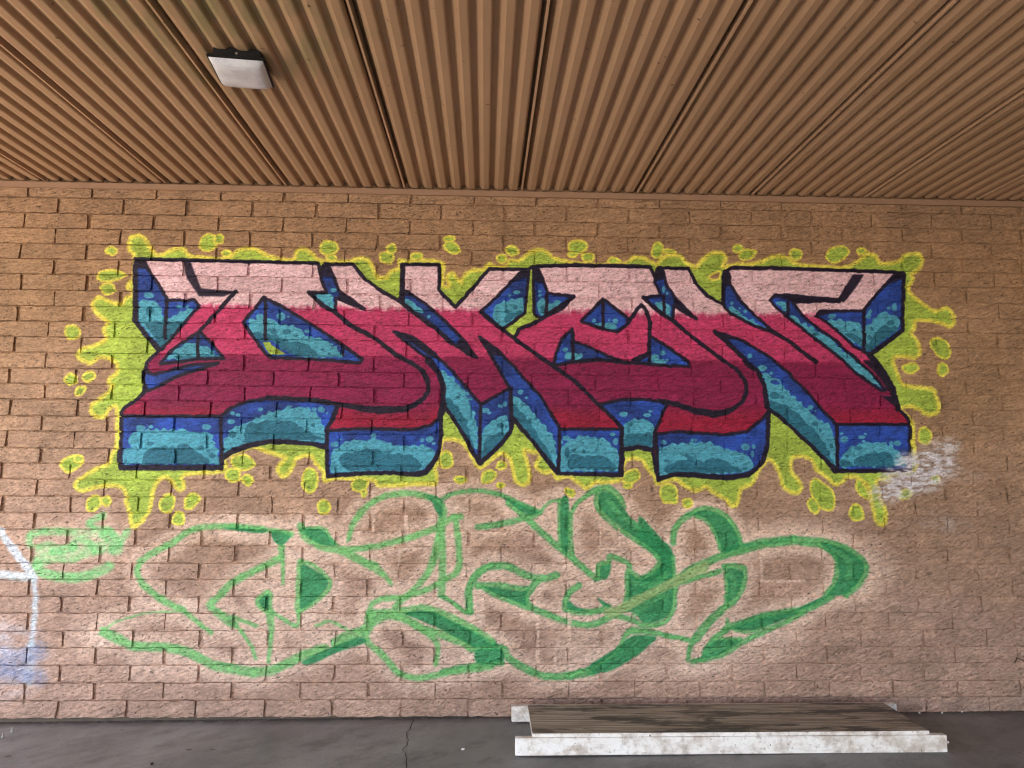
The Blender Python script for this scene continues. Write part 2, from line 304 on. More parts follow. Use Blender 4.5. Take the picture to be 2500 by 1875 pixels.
blobs = """A 320,230,60,45,0 1365,150,92,95,0 1480,105,55,50,-30 1560,255,45,35,0 310,500,150,62,-5 280,640,75,60,0 85,1590,60,45,-30
B 675,195,90,75,0 700,300,50,35,0 1305,300,85,65,-20 1350,210,48,48,0 1625,290,68,42,0 1975,100,60,30,0 2000,190,90,60,20
C 660,230,80,55,10 545,320,50,45,0 1370,190,105,80,-20 1310,275,50,25,0 1485,300,65,50,0 1760,340,60,35,0
D 465,230,60,80,0 590,240,70,20,5 1335,210,55,45,0 1430,270,95,50,-15 1960,270,70,55,0
E 725,270,120,82,-15 980,235,50,35,0 1840,1280,80,130,-40 1510,1500,88,58,0 1860,1510,55,70,0
K 1665,810,65,92,-15 570,1455,100,180,-32 460,1560,58,85,-15 985,1390,46,110,-30 930,1640,70,90,-20 1450,1440,80,55,-20 1780,1280,40,50,0
I 400,1255,90,75,-20 365,1350,45,30,0 805,1440,90,112,-35 1005,1535,52,50,0
H 170,1065,78,98,0 770,1130,48,42,0 630,1250,82,58,-25 325,1285,65,42,0 755,1345,38,22,0 1510,1420,55,35,20
G 690,1290,88,140,0 1235,1345,95,75,0 1275,1430,25,40,0 840,1580,65,70,0
F 1955,1090,125,82,10 1855,1230,80,75,0 2005,1285,55,62,-30 350,1540,70,85,20 485,1515,50,52,0 1145,1540,82,100,15 1405,1515,95,65,-38 105,1110,122,82,-15 190,1060,50,40,0 105,200,72,58,-20 300,170,62,46,-25 205,330,62,40,-40
T 650,1410,68,62,0
P 1505,225,50,52,0"""
for line in blobs.split('\n'):
    t = line.split(); ox, oy, kk = TILE[t[0]]
    for b in t[1:]:
        x, y, rx, ry, an = map(float, b.split(',')); an = math.radians(an)
        lob = [rnd.uniform(.86, 1.13) for _ in range(9)]
        P = []
        for i in range(9):
            a = i / 9 * 2 * math.pi; dx, dy = rx * math.cos(a) * lob[i], ry * math.sin(a) * lob[i]
            X, Y = dx * math.cos(an) - dy * math.sin(an), dx * math.sin(an) + dy * math.cos(an)
            P.append(w2t(on_wall(ox + (x + X) / kk, oy + (y + Y) / kk)))
        P = smooth(np.array(P)); fill(P, GRN); stroke(P, YEL, 2.6, 2.0, closed=True, grit=.2)
fill('D 1010,515 1060,480 1140,455 1125,530 1070,545', tuple(tan_top * 255), sm=True); stroke('D 1010,515 1060,480 1140,455 1125,530 1070,545', YEL, 2.5, 2, sm=True, closed=True)

# ---- silhouette of the lettering, pink bands
sil = """A 575,318 2212,355 B 530,362 560,368 597,515 607,400 625,375 935,378 1060,530 1240,665 1440,775 1458,700 1462,378 1865,378 1865,660 2040,840
C 250,620 350,500 420,425 845,430 890,400 1300,385 2145,400 D 385,405 440,540 455,430 470,412 800,425 870,570 990,710 1172,815 1172,520 1190,450 1270,412
E 0,415 1440,465 1435,760 1430,1090 1240,1240 1075,1355 1180,1480 K 1180,80 1260,180 1320,300 1350,400 1355,480 1400,540 1450,590 1500,660 1510,760 1500,870 1515,1000 1500,1185 1300,1190 690,1195 560,1040 360,850 250,745 110,620 0,540
I 1885,520 1885,640 1870,950 1830,1080 1750,1180 1650,1240 1450,1275 1100,1245 850,1235 690,1290 650,1100 635,970 480,940 310,965 300,1240
H 1370,1220 1290,1120 1090,850 895,640 865,780 720,950 535,1115 440,960 350,780 260,640 163,510 120,600 120,800 100,960 60,1080
G 1950,1210 1850,1235 1600,1215 1300,1215 880,1250 870,940 700,900 450,885 250,880 100,910 F 1990,935 1850,985 1740,1060 1725,1165 640,1165 622,1100 625,980 650,900 650,560 690,500 800,430 895,345 885,250 885,110
A 690,1500 710,1430 830,1310 700,1160 590,1010 560,980 570,700"""
SP = pts(sil); SIL = np.zeros((TH, TW), np.float32); m, a1, a2 = fillmask(SP); SIL[a1, a2] = m
q = [w2t(on_wall(u, v)) for u, v in ((250, 741), (1150, 757), (1600, 765), (2300, 774))]
b1 = np.interp(XX[0], [a[0] for a in q], [a[1] for a in q])[None]
q = [w2t(on_wall(u, v)) for u, v in ((250, 864), (1150, 874), (1900, 884), (2300, 888))]
b2 = np.interp(XX[0], [a[0] for a in q], [a[1] for a in q])[None]
q = [w2t(on_wall(u, v)) for u, v in ((250, 975), (1150, 985), (2300, 990))]
b3 = np.interp(XX[0], [a[0] for a in q], [a[1] for a in q])[None]
jag = vnoise(TH, TW, (6, 14), 61, 3) - .5
f1 = np.clip((YY - b1 + jag * 18) / 14 + .5, 0, 1)[..., None]; f2 = np.clip((YY - b2 + jag * 10) / 9 + .5, 0, 1)[..., None]; f3 = np.clip((YY - b3 + (n2 - .5) * 40) / 30, 0, 1)[..., None]
c0, c1, c2, c3 = (np.array(c) / 255 for c in ((230, 190, 198), (190, 58, 104), (136, 26, 74), (152, 24, 58)))
FACE = c0 * (1 - f1) + c1 * f1; FACE = FACE * (1 - f2) + c2 * f2; FACE = FACE * (1 - f3) + c3 * f3
FACE = (FACE * (1 + (n3 - .5) * .16 + (n2 - .5) * .12)[..., None]).astype(np.float32)
blend(SIL, slice(0, TH), slice(0, TW), FACE)

# ---- blue shadow faces of the letters
BLU = np.zeros((TH, TW, 3), np.float32); BLU[:] = np.array((38, 70, 156)) / 255
BLU *= (1 + (n2 - .5) * .7 + (vnoise(TH, TW, 30, 71, 2) - .5) * .5)[..., None]
blue = """A 590,330 670,360 770,510 860,650 930,765 1210,765 1270,820 1100,1020 860,1300 720,1160 585,1000|A 1270,1100 1420,1250 1530,1395 1250,1395 1050,1430 850,1450 940,1330 1080,1220
F 890,110 1000,150 1150,110 1400,45 1690,30 1500,90 1260,165 1100,250 930,330 890,250|A 1965,730 1740,1010 1990,1350 B 60,1385 500,1400 1010,1440 1035,1400 830,1250 480,1020 200,850 0,745
B 620,385 675,395 735,530 785,670 900,740 1060,860 900,800 750,740 745,890 610,820 460,680 650,680 590,530 605,400
F 1720,600 1850,500 2000,440 G 230,410 700,430 1000,480 930,640 870,760 870,920 700,895 450,870 250,865 100,890 F 1850,960 1735,1030|F 650,600 1720,600 1725,1150 640,1150
G 880,760 1250,730 1550,740 1800,750 1990,700 2100,615 2100,900 2050,1050 1940,1190 1800,1220 1500,1205 1200,1210 880,1240
B 1380,1105 1580,1160 1800,1330 2030,1550 H 250,130 400,300 545,470 860,300 870,760 720,935 535,1100 350,780 160,500 135,300 100,130 20,0 B 1650,1330
C 310,1160 500,1300 700,1500 H 1000,180 1180,370 1400,730 1380,1210 1150,920 900,625 870,580 860,300 770,140 690,0 C 400,1300|H 1400,740 2060,740 2050,1225 1380,1215
B 1475,660 1530,670 1750,830 1950,1010 2130,1190 C 200,1280 280,1385 170,1330 B 2000,1220 1850,1080 1600,900 1460,790|C 770,450 840,440 830,600 800,900 680,990 560,1070 430,990 325,890 420,800 600,620
C 895,400 940,420 1000,560 1050,690 1330,720 1200,860 980,960 900,910|C 1645,750 1770,850 1915,960 1900,1030 1800,1105 1600,1060 1410,990 1520,880
C 1310,1075 1330,1210 1500,1270 1700,1370 1900,1440 1600,1400 1300,1430 1110,1465 1140,1330 1200,1180|D 380,1150 500,1220 640,1320 800,1430 800,1480 500,1465 200,1440 370,1350
D 460,430 520,450 560,600 640,720 760,850 885,965 780,910 640,820 625,980 480,890 310,735 500,710 430,560
I 50,475 300,420 500,415 700,440 790,480 740,560 690,700 650,780 645,955 480,925 305,955 300,740 200,620
I 670,790 900,765 1100,780 1400,800 1650,765 1800,640 1868,560 1868,900 1820,1070 1740,1180 1600,1235 1400,1250 1000,1220 850,1220 690,1275
D 1080,1105 1400,1210 1700,1400 1900,1570 K 230,180 400,340 540,510 710,685 720,1185 560,1030 360,840 110,610 0,535 I 1880,500 1860,330 1800,180 1700,50 D 1400,1400 1220,1220
K 720,690 1500,690 1505,800 1500,1185 720,1185|D 1180,460 1230,470 1250,600 1380,800 1700,1100 1500,1040 1250,905 1180,830
E 0,760 50,710 200,710 740,760 240,790 330,920 500,1060 700,1200 900,1380 1100,1560 K 1240,320 1190,320 900,120 E 780,1410 500,1190 250,1000 50,830
E 1340,490 1430,480 1425,1090 1060,1350 900,1260 700,1080 500,930 540,880 1000,880 1100,750"""
BP = [pts(s_) for line in blue.split('\n') for s_ in line.split('|')]
BM = np.zeros((TH, TW), np.float32)
for P in BP:
    r = fillmask(P)
    if r: m, a1, a2 = r; BM[a1, a2] = np.maximum(BM[a1, a2], m)
BM *= SIL
blend(BM, slice(0, TH), slice(0, TW), BLU)
CY = (82, 166, 188); TE = (38, 104, 128)
def scal(P, amp, step, seed):
    """a polyline closed loop turned into bubbly scallops"""
    g = random.Random(seed); out = []
    for i in range(len(P)):
        a, b = P[i], P[(i + 1) % len(P)]; L = np.hypot(*(b - a)); n = max(1, int(L / step)); nrm = np.array((b[1] - a[1], -(b[0] - a[0]))) / (L + 1e-6)
        for j in range(n):
            c = a + (b - a) * j / n; out.append(c); out.append(a + (b - a) * (j + .5) / n + nrm * amp * g.uniform(.2, 1.4))
    return smooth(np.array(out), True, 3)
cyan = ['A 610,800 720,770 840,830 890,1000 1180,850 1180,900 1000,1150 860,1260 620,990', 'A 900,1390 1060,1280 1200,1230 1400,1300 1430,1360 1200,1400', 'A 1800,1000 1960,960 B 60,970 160,1040 320,1060 420,1150 620,1200 780,1320 830,1370 400,1370 60,1200 A 1850,1120',
 'B 480,700 700,700 740,860 620,790', 'B 1480,760 1560,770 1700,900 1600,880 1500,830', 'F 760,800 900,760 1240,760 1380,770 1600,790 1660,930 1710,1110 670,1110 680,960 760,940', 'F 1760,900 1850,740 2212,590 G 300,560 500,520 640,510 780,600 850,760 860,880 400,860 F 1900,930 1750,1010',
 'G 920,1210 930,1000 1050,900 1200,860 1300,870 1450,860 1600,920 1950,930 2040,980 2020,1060 1920,1170 1700,1190', 'H 120,100 200,170 340,300 420,450 500,700 510,960 370,750 170,470 150,300', 'H 560,800 640,680 780,600 840,640 850,750 700,920 550,1060', 'H 890,390 1000,450 1100,560 1200,680 1330,850 1360,1000 1350,1170 1100,840 900,580',
 'H 1400,1000 1480,880 1660,820 1900,860 2030,1000 2030,1190 1400,1190', 'C 470,860 540,800 700,760 780,740 790,890 560,1050 480,1000', 'C 930,820 990,740 1020,840 1100,800 1190,780 1100,880 980,930', 'C 1560,1020 1680,1010 1800,1060 1700,1070', 'C 1230,1390 1310,1330 1430,1370 1300,1400',
 'D 400,1360 480,1400 560,1440 420,1440', 'D 450,800 560,800 600,900 560,950', 'I 320,700 400,650 560,640 640,700 640,920 320,930', 'I 690,1010 800,920 1000,900 1200,890 1400,950 1650,1020 1720,1150 1600,1210 700,1240', 'D 1580,1560 1700,1600 1800,1659 I 1900,230 K 110,250 220,380 350,500 520,640 650,720 700,900 705,1140 500,960 250,730 0,530 I 1880,420 I 1850,200',
 'K 760,1060 850,960 1000,900 1200,890 1340,960 1480,1080 1470,1130 760,1140', 'D 1230,860 1300,860 1450,980 1650,1080 1500,1030 1300,930', 'E 220,930 330,1020 480,1090 640,1180 780,1320 930,1400 1080,1560 K 1200,290 1000,180 870,60 E 700,1330 500,1180 260,1000', 'E 610,1000 700,990 900,1000 990,1080 1100,1010 1200,900 1380,950 1380,1060 1060,1300 800,1150',
 'E 60,790 180,800 180,880']
teal = ['A 690,1010 880,1010 1090,1010 980,1170 860,1280', 'A 1850,1120 1960,1130 B 60,1140 250,1220 400,1230 500,1300 560,1360 300,1360 60,1200 A 1900,1200', 'A 1000,1370 1500,1370 1500,1400 1100,1400', 'F 900,1000 1060,940 1240,950 1340,900 1430,970 1560,1050 1600,1110 880,1110', 'G 0,720 140,680 300,650 500,660 640,760 720,800 860,850 400,860 0,890',
 'G 1010,1050 1150,1000 1350,960 1500,1010 1800,1030 1900,1130 1850,1190 1100,1180', 'H 180,400 260,480 370,620 420,800 480,950 350,750 170,480', 'H 600,850 700,800 800,790 720,900 550,1070', 'H 900,470 980,560 1100,710 1180,850 1280,980 1330,1130 1100,830 900,580', 'H 1490,1150 1520,1020 1660,1040 1850,1030 1960,1100 2000,1190',
 'C 590,950 700,900 780,890 600,1010', 'I 330,840 450,790 620,800 620,920 330,920', 'I 750,1180 850,1110 1000,1080 1180,1100 1380,1070 1500,1140 1600,1200 800,1220', 'I 1900,430 K 100,470 240,540 350,640 500,780 600,950 690,1140 450,920 200,700 0,520', 'K 920,1060 1080,1010 1250,990 1330,1060 1330,1140 920,1140', 'E 800,1130 950,1160 1060,1240 1200,1050 1380,1070 1060,1320', 'C 980,850 1020,850 1020,920', 'K 760,1080 830,1080 900,1140 760,1140']
for i, s_ in enumerate(cyan):
    r = fillmask(scal(pts(s_), 5, 15, i)); m, a1, a2 = r; blend(m * .95, a1, a2, CY, BM)
for i, s_ in enumerate(teal):
    r = fillmask(scal(pts(s_), 4, 17, 100 + i)); m, a1, a2 = r; blend(m * .9, a1, a2, TE, BM)
dots_c = """F 860,730,55,35 970,715,28,20 1570,720,55,30 1830,850,30,25 1850,570,28,22 1910,590,28,20 1840,660,40,28 2150,530,30,20
G 470,500,30,15 740,530,28,24 815,530,40,35 880,570,15,12 960,905,45,32 1020,850,15,12 1380,820,30,40 1905,860,25,22 1985,850,45,35 2030,895,22,18
H 405,360,25,20 430,415,25,20 600,540,45,30 635,565,25,18 760,490,30,22 810,470,22,30 975,340,32,28 1038,405,16,14 1470,840,45,28 1970,800,30,22 2000,880,30,40 1420,885,16,22
I 320,580,45,30 610,548,25,14 572,590,40,24 755,885,32,25 725,950,18,20 1080,862,42,18 1635,935,50,42 1722,930,24,26 1712,1010,22,34 200,795,28,16 1815,85,50,32 1910,138,18,14
K 797,853,45,40 768,790,18,16 985,830,38,20 1028,795,18,14 1010,875,24,18 1305,900,25,28 1372,893,40,32 435,508,32,30 487,548,12,10
E 670,940,48,26 1340,840,30,40 1280,850,20,18 1080,885,22,18 1060,940,35,30 1070,900,20,20
D 1265,800,18,20 1350,855,14,12 1412,888,22,22 1460,1370,30,28 1590,1500,48,38 1690,1555,18,18 440,1380,42,36 520,1335,32,28 570,1415,18,15 530,650,18,38 568,695,14,20 452,798,16,18 490,840,26,30 565,880,26,60
C 1240,1300,30,25 1550,985,22,22 1778,990,28,32 1712,980,12,12 1410,1350,16,12 715,680,40,20 635,715,18,18 962,670,18,16 965,715,22,14
B 160,940,50,45 440,1100,30,22 700,1245,25,15 750,1270,20,14 730,660,35,24 570,740,15,12 610,765,24,20 695,770,24,28 1755,945,20,20 240,945,16,12
A 725,715,60,35 1050,835,35,18 1920,950,45,40 1130,830,30,14"""
dots_t = """F 960,900,40,22 1130,935,24,16 1510,940,35,18 1590,985,22,20 1630,1030,35,32 1850,800,40,36 2060,680,35,20 700,1090,20,20
G 60,685,28,18 730,700,22,20 1530,990,40,14
H 760,700,45,28 1080,640,22,18 300,400,25,18 230,520,40,30 1550,970,30,20 1660,985,22,16 1480,1000,28,60
I 1000,1030,28,20 1045,1065,42,30 785,1080,30,18 1280,1070,28,20 1630,1165,30,18 400,690,18,30 K 50,380,55,38 130,395,20,18 485,685,34,28 540,755,16,20 655,920,22,28 950,945,45,22 1375,1065,28,18 830,1035,20,14
E 1100,1080,20,16 910,1085,22,14 1300,1010,45,28 1070,1170,25,30 500,1130,30,20
A 730,880,50,50 890,990,20,20 2070,1090,28,22 B 40,1085,20,16 90,1110,40,26 225,1105,45,32 320,1150,22,16 610,1300,22,15 680,1345,18,14 C 610,890,28,22 700,840,30,26 980,845,16,20"""
for txt, c in ((dots_c, CY), (dots_t, TE)):
    kk = None
    for tok in txt.split():
        if tok in TILE: ox, oy, kk = TILE[tok]; continue
        x, y, rx, ry = map(float, tok.split(','))
        P = np.array([w2t(on_wall(ox + (x + rx * math.cos(a) * q) / kk, oy + (y + ry * math.sin(a) * q) / kk)) for a, q in ((i / 8 * 2 * math.pi, rnd.uniform(.85, 1.1)) for i in range(8))])
        r = fillmask(smooth(P)); m, a1, a2 = r; blend(m * .85, a1, a2, c, BM)
# green that shows through the lettering
for s_ in ('C 848,440 885,440 888,905 975,950 860,1030 740,1085 685,1150 590,1085 650,1010 808,905 835,640', 'A 1955,1220 2030,1215 B 60,1250 215,1350 40,1350 A 2000,1310', 'B 563,375 600,385 597,505', 'D 392,410 450,405 443,520'):
    fill(s_, GRN)
# ---- dark outlines
INK = (26, 16, 40); OW = 4.3 * k * .95
stroke(SP, INK, OW + .4, 1.6, closed=True)
for P in BP: stroke(P, INK, OW, 1.6, closed=True, a=.97, clip=SIL)
for s_, w_ in (('A 915,760 900,1180', 4), ('A 1255,1140 1250,1370', 4), ('A 1980,750 1980,1190', 4), ('B 830,1240 830,1350', 3), ('H 545,470 530,1095', 4), ('C 1035,700 1035,930', 4), ('C 1640,760 1645,1080', 4), ('C 1310,1100 1320,1390', 4), ('D 375,1120 375,1440', 4), ('D 530,720 535,900', 3.5), ('E 1010,880 1010,1330', 4), ('E 185,790 190,910', 4), ('H 870,300 870,600', 5),
 ('A 1660,670 1450,900 1280,1090 1270,1110', 4.5), ('B 460,680 610,820 745,895 900,1030 1180,1180 1400,1350 1630,1480 1710,1560 1740,1659 G 1900,100 1965,200 1965,330 1920,410 1820,480', 5), ('G 1960,0 2080,130 2128,260 2128,450 2095,610', 6), ('G 1000,470 1250,515 1450,535 1700,525 1830,480', [5, 7, 9, 7, 5]), ('G 230,400 700,420 1000,470 930,640 870,760', 5),
 ('B 1460,790 1600,905 1850,1085 2000,1225', 5), ('C 325,890 560,1080 700,1190 900,1330 1200,1540 1360,1650 H 1580,240 1800,460 1930,580 2070,720', 4.6), ('C 1330,720 980,965 860,1030 740,1075 690,1170', 4.5), ('C 1915,1010 2000,880 2060,815 2110,880 2150,1000 2145,1150 2140,1340 1970,1410', 4.6),
 ('C 1110,1465 1300,1435 1600,1410 1970,1440 2212,1460 D 600,1475', 4), ('D 310,735 480,890 630,985 800,1130 950,1250 1150,1400 1300,1500 1390,1600 I 1630,220 1645,340 1600,440 1500,520 1380,560', 4.8), ('I 700,430 900,475 1100,545 1300,575 1420,560 1530,505', [5, 6, 9, 8, 5]), ('D 1700,1095 1900,1220 2060,1350 2180,1430', 5), ('D 1080,1100 1220,1220 1400,1400 I 1640,30 1760,110 1840,280 1860,500', 5.5),
 ('E 1060,1350 1180,1480 K 1250,180 1320,300 1345,420 1380,520', 7), ('F 640,1150 1725,1150', 5), ('B 1475,390 1475,800', 5), ('A 585,340 585,990', 5), ('E 200,735 740,770', 6)):
    stroke(s_, INK, [q * .93 for q in w_] if isinstance(w_, list) else w_ * .93, 1.6, clip=None)
for s_ in ('A 1090,350 1175,350 1220,470 1290,640 1660,670 1540,725 1270,725 1130,520', 'A 580,320 700,345 770,500 700,430 600,420', 'E 890,490 1010,490 930,620 800,790 730,750 800,640', 'B 620,385 690,390 735,520 620,510', 'B 800,680 900,740 1060,860 880,790 760,740', 'C 770,440 840,440 830,520 700,560', 'C 895,400 950,410 1010,590 910,560',
 'D 460,420 520,440 545,540 450,560', 'D 1180,455 1230,460 1245,600 1185,640', 'E 1330,490 1430,480 1425,540 1250,600', 'K 1190,380 1350,390 1365,520 1260,430', 'D 640,720 760,850 885,965 790,920 640,800', 'B 1380,1105 1580,1160 1800,1330 1880,1420 1750,1360 1560,1220', 'C 310,1160 500,1300 560,1370 430,1360', 'C 110,1160 210,1280 280,1385 170,1330 60,1240', 'B 1475,660 1530,665 1600,740 1500,700', 'E 30,720 720,755 740,775 250,790 190,760 60,740', 'E 530,870 760,870 500,950', 'K 1000,0 1110,0 1260,190 1330,340 1270,330 1180,180', 'D 1700,1100 1560,1060 1750,1160 1900,1230', 'D 1080,1105 1200,1120 1350,1180 1230,1190'):
    fill(s_, INK, a=.93, blur=2)
# light over-spray edge that separates the ink from the green, then the silver scuff at the right
stroke(SP, (214, 220, 160), 1.3, 1.5, closed=True, a=0)
sc = pts('K 1600,1150'); pr = vnoise(TH, TW, (13, 5), 81, 4)
for s_, w_, a_ in (('K 1480,1130 1700,1110 1890,1120', 26, .95), ('K 1700,980 1850,930 1960,920', 15, .8), ('K 1320,1270 1550,1270 1700,1260', 24, .85), ('K 1180,1450 1350,1400 1560,1330', 20, .9), ('K 1600,1350 1800,1320', 14, .45)):
    P = smooth(pts(s_), False); r = strokemask(P, w_, 22); m, a1, a2 = r
    blend(m * a_ * np.clip((pr[a1, a2] - .36) * 5, 0, 1), a1, a2, (242, 238, 244)); blend(m * a_ * .35, a1, a2, (168, 158, 166))
stroke('S 2212,100 2212,100', (210, 200, 200), 10, 20, a=.0)
for c_, r_ in (('T 0,0', 0),): pass
for x_, y_ in ((2285, 1275), (2330, 1285), (2360, 1160)):
    P = np.array([w2t(on_wall(x_ - 25, y_)), w2t(on_wall(x_ + 25, y_))]); r = strokemask(P, 14, 20); m, a1, a2 = r; blend(m * .3 * np.clip((pr[a1, a2] - .3) * 3, 0, 1), a1, a2, (205, 190, 190))
# wear: rubbed, dusty specks everywhere
wear = np.clip((vnoise(TH, TW, 3.4, 91, 2) - .78) * 8, 0, 1) * .35
IMG = IMG * (1 - wear[..., None]) + IMG * np.array((.55, .5, .5)) * wear[..., None]
IMG *= (1 + (rng.random((TH, TW), dtype=np.float32) - .5) * .16 + (vnoise(TH, TW, (5, 2.5), 97, 2) - .5) * .26)[..., None]
IMG = np.clip(IMG, 0.01, .97)
im = bpy.data.images.new('wall_paint', TW, TH); px = np.ones((TH, TW, 4), np.float32); px[..., :3] = IMG[::-1]
im.pixels.foreach_set(px.ravel()); im.update(); im.pack()

# ------------------------------------------------------------------ materials
def wall_material(name, dark=1.0, mortar=False):
    N = NT(name); p = N.pos()
    sx = N.n('ShaderNodeSeparateXYZ'); N.l(p, sx.inputs[0])
    u = N.math('DIVIDE', N.math('SUBTRACT', sx.outputs[0], TX0), TX1 - TX0); v = N.math('DIVIDE', N.math('SUBTRACT', sx.outputs[2], TZ0), TZ1 - TZ0)
    cv = N.n('ShaderNodeCombineXYZ'); N.l(u, cv.inputs[0]); N.l(v, cv.inputs[1])
    t = N.n('ShaderNodeTexImage'); t.image = im; t.extension = 'EXTEND'; t.interpolation = 'Cubic'; N.l(cv.outputs[0], t.inputs[0])
    col = t.outputs[0]
    fine = N.noise(p, 90, 5, .6); pit = N.noise(p, 55, 2, .5, (1, 1, 1.6)); rot = N.n('ShaderNodeMapping'); N.l(p, rot.inputs[0]); rot.inputs['Rotation'].default_value = (0, .33, 0); pr_ = rot.outputs[0]
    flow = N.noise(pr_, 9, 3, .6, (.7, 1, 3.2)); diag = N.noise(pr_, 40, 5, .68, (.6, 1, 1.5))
    orv = N.n('ShaderNodeObjectInfo').outputs['Random']
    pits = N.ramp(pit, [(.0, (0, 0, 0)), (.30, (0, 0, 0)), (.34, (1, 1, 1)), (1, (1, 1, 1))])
    col = N.mix(1.0, col, N.ramp(fine, [(.25, (.90, .88, .86)), (.75, (1.08, 1.08, 1.08))]), 'MULTIPLY')
    if not mortar: col = N.mix(1.0, col, N.ramp(orv, [(0, (.93, .925, .92)), (1, (1.05, 1.05, 1.055))]), 'MULTIPLY')
    col = N.mix(.65, col, N.mix(1.0, col, pits, 'MULTIPLY'))  # pits darkened in the colour too, for the shade inside them
    inf = N.n('ShaderNodeObjectInfo')
    col = N.mix(1.0, col, N.ramp(N.noise(p, 2.2, 2, .5), [(.3, (.95, .95, .95)), (.7, (1.05, 1.05, 1.05))]), 'MULTIPLY')
    col = N.mix(1.0, col, N.ramp(diag, [(.30, (.66, .63, .61)), (.50, (1.0, 1.0, 1.0)), (.72, (1.14, 1.14, 1.14))]), 'MULTIPLY')  # relief shading painted into the colour: creases darker, high points lighter
    if mortar: col = N.mix(1.0, col, (1.0, .96, .93), 'MULTIPLY')
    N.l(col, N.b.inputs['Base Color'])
    N.b.inputs['Roughness'].default_value = .62; N.b.inputs['Specular IOR Level'].default_value = .35
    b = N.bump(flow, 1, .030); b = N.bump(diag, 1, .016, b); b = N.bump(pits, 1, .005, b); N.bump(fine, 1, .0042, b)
    return N.m
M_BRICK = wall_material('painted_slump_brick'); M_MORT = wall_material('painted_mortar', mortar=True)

def ceiling_material(name, tint=(1, 1, 1)):
    N = NT(name); p = N.pos()
    base = N.ramp(N.noise(p, 1.1, 4, .55), [(.3, (.325 * tint[0], .192 * tint[1], .104 * tint[2])), (.7, (.385 * tint[0], .232 * tint[1], .130 * tint[2]))])
    st = N.noise(p, 6, 5, .6, (1, .25, 1))
    base = N.mix(N.ramp(st, [(.62, (0, 0, 0)), (.82, (.35, .35, .35))]), base, (.17, .10, .055))
    # water-stain around the lamp: mildew olive patches
    d = N.n('ShaderNodeVectorMath', operation='DISTANCE'); N.l(p, d.inputs[0]); d.inputs[1].default_value = tuple(LAMP + Vector((.03, -.30, 0)))
    stain = N.math('MULTIPLY', N.ramp(d.outputs['Value'], [(0, (.95, .95, .95)), (.42, (.7, .7, .7)), (.75, (0, 0, 0))]), N.ramp(N.noise(p, 7, 4, .6, (1.5, .5, 1)), [(.42, (0, 0, 0)), (.6, (1, 1, 1))]))
    base = N.mix(stain, base, (.21, .165, .075))
    sp = N.noise(p, 38, 1, .4); base = N.mix(N.ramp(sp, [(.77, (0, 0, 0)), (.79, (.8, .8, .8))]), base, (.07, .035, .02))
    N.l(base, N.b.inputs['Base Color']); N.b.inputs['Roughness'].default_value = .5; N.b.inputs['Specular IOR Level'].default_value = .3
    N.bump(N.noise(p, 240, 3, .6), .25, .0006)
    return N.m

def simple(name, c, rough=.6, bumpscale=120, bs=.2, var=.12, spec=.3, metal=0):
    N = NT(name); tc = N.n('ShaderNodeTexCoord').outputs['Object']
    a = tuple(x * (1 - var) for x in c); b = tuple(min(1, x * (1 + var)) for x in c)
    N.l(N.ramp(N.noise(tc, 9, 5, .6), [(.3, a), (.7, b)]), N.b.inputs['Base Color'])
    N.b.inputs['Roughness'].default_value = rough; N.b.inputs['Specular IOR Level'].default_value = spec; N.b.inputs['Metallic'].default_value = metal
    N.bump(N.noise(tc, bumpscale, 4, .6), bs, .001); return N.m

# ------------------------------------------------------------------ the ground
def gz(x): return -0.030 + 0.030 * min(max(x / 6.0, -1.0), 1.3)     # the slab falls slightly towards the left
N = NT('worn_concrete'); p = N.pos(); rf = N.n('ShaderNodeMapping'); N.l(p, rf.inputs[0]); rf.inputs['Rotation'].default_value = (0, 0, .9); pf = rf.outputs[0]
c = N.ramp(N.noise(p, 1.5, 6, .65, (1, .5, 1)), [(.32, (.158, .153, .148)), (.68, (.285, .275, .264))])
c = N.mix(N.ramp(N.noise(pf, 4.5, 8, .78, (1.3, .6, 1)), [(.48, (0, 0, 0)), (.66, (.65, .65, .65))]), c, (.105, .098, .094))
c = N.mix(N.ramp(N.noise(p, 30, 4, .7), [(.62, (0, 0, 0)), (.8, (.5, .5, .5))]), c, (.26, .24, .22))
c = N.mix(N.ramp(N.noise(p, 17, 1, .3), [(.79, (0, 0, 0)), (.81, (.8, .8, .8))]), c, (.05, .045, .04))
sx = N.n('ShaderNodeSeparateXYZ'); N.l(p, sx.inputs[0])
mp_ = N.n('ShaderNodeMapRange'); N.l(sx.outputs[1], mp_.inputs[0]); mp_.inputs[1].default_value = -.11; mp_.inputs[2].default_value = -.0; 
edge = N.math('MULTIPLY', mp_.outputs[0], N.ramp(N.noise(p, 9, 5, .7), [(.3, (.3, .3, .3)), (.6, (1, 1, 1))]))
c = N.mix(edge, c, (.035, .03, .028))  # corner darkness at the wall foot painted into the floor, with patchy dirt
c = N.mix(N.ramp(N.noise(p, 120, 3, .7), [(.35, (.35, .35, .35)), (.5, (0, 0, 0))]), c, (.09, .085, .08))
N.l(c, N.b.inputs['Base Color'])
N.l(N.ramp(N.noise(p, 3, 5, .6), [(.3, (.42, .42, .42)), (.7, (.68, .68, .68))]), N.b.inputs['Roughness'])
b = N.bump(N.noise(p, 5, 4, .6), .3, .01); N.bump(N.noise(p, 160, 4, .7), .35, .0015, b)
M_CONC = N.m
xs = [-150, -40, -12, -6, -3, 0, 2, 4, 6, 7.8, 12, 40, 150]; ys = [-200, -60, -20, -9, -4, -1, 0.25]
v = [(x, y, gz(x)) for y in ys for x in xs]; n = len(xs)
f = [(j * n + i, j * n + i + 1, (j + 1) * n + i + 1, (j + 1) * n + i) for j in range(len(ys) - 1) for i in range(n - 1)]
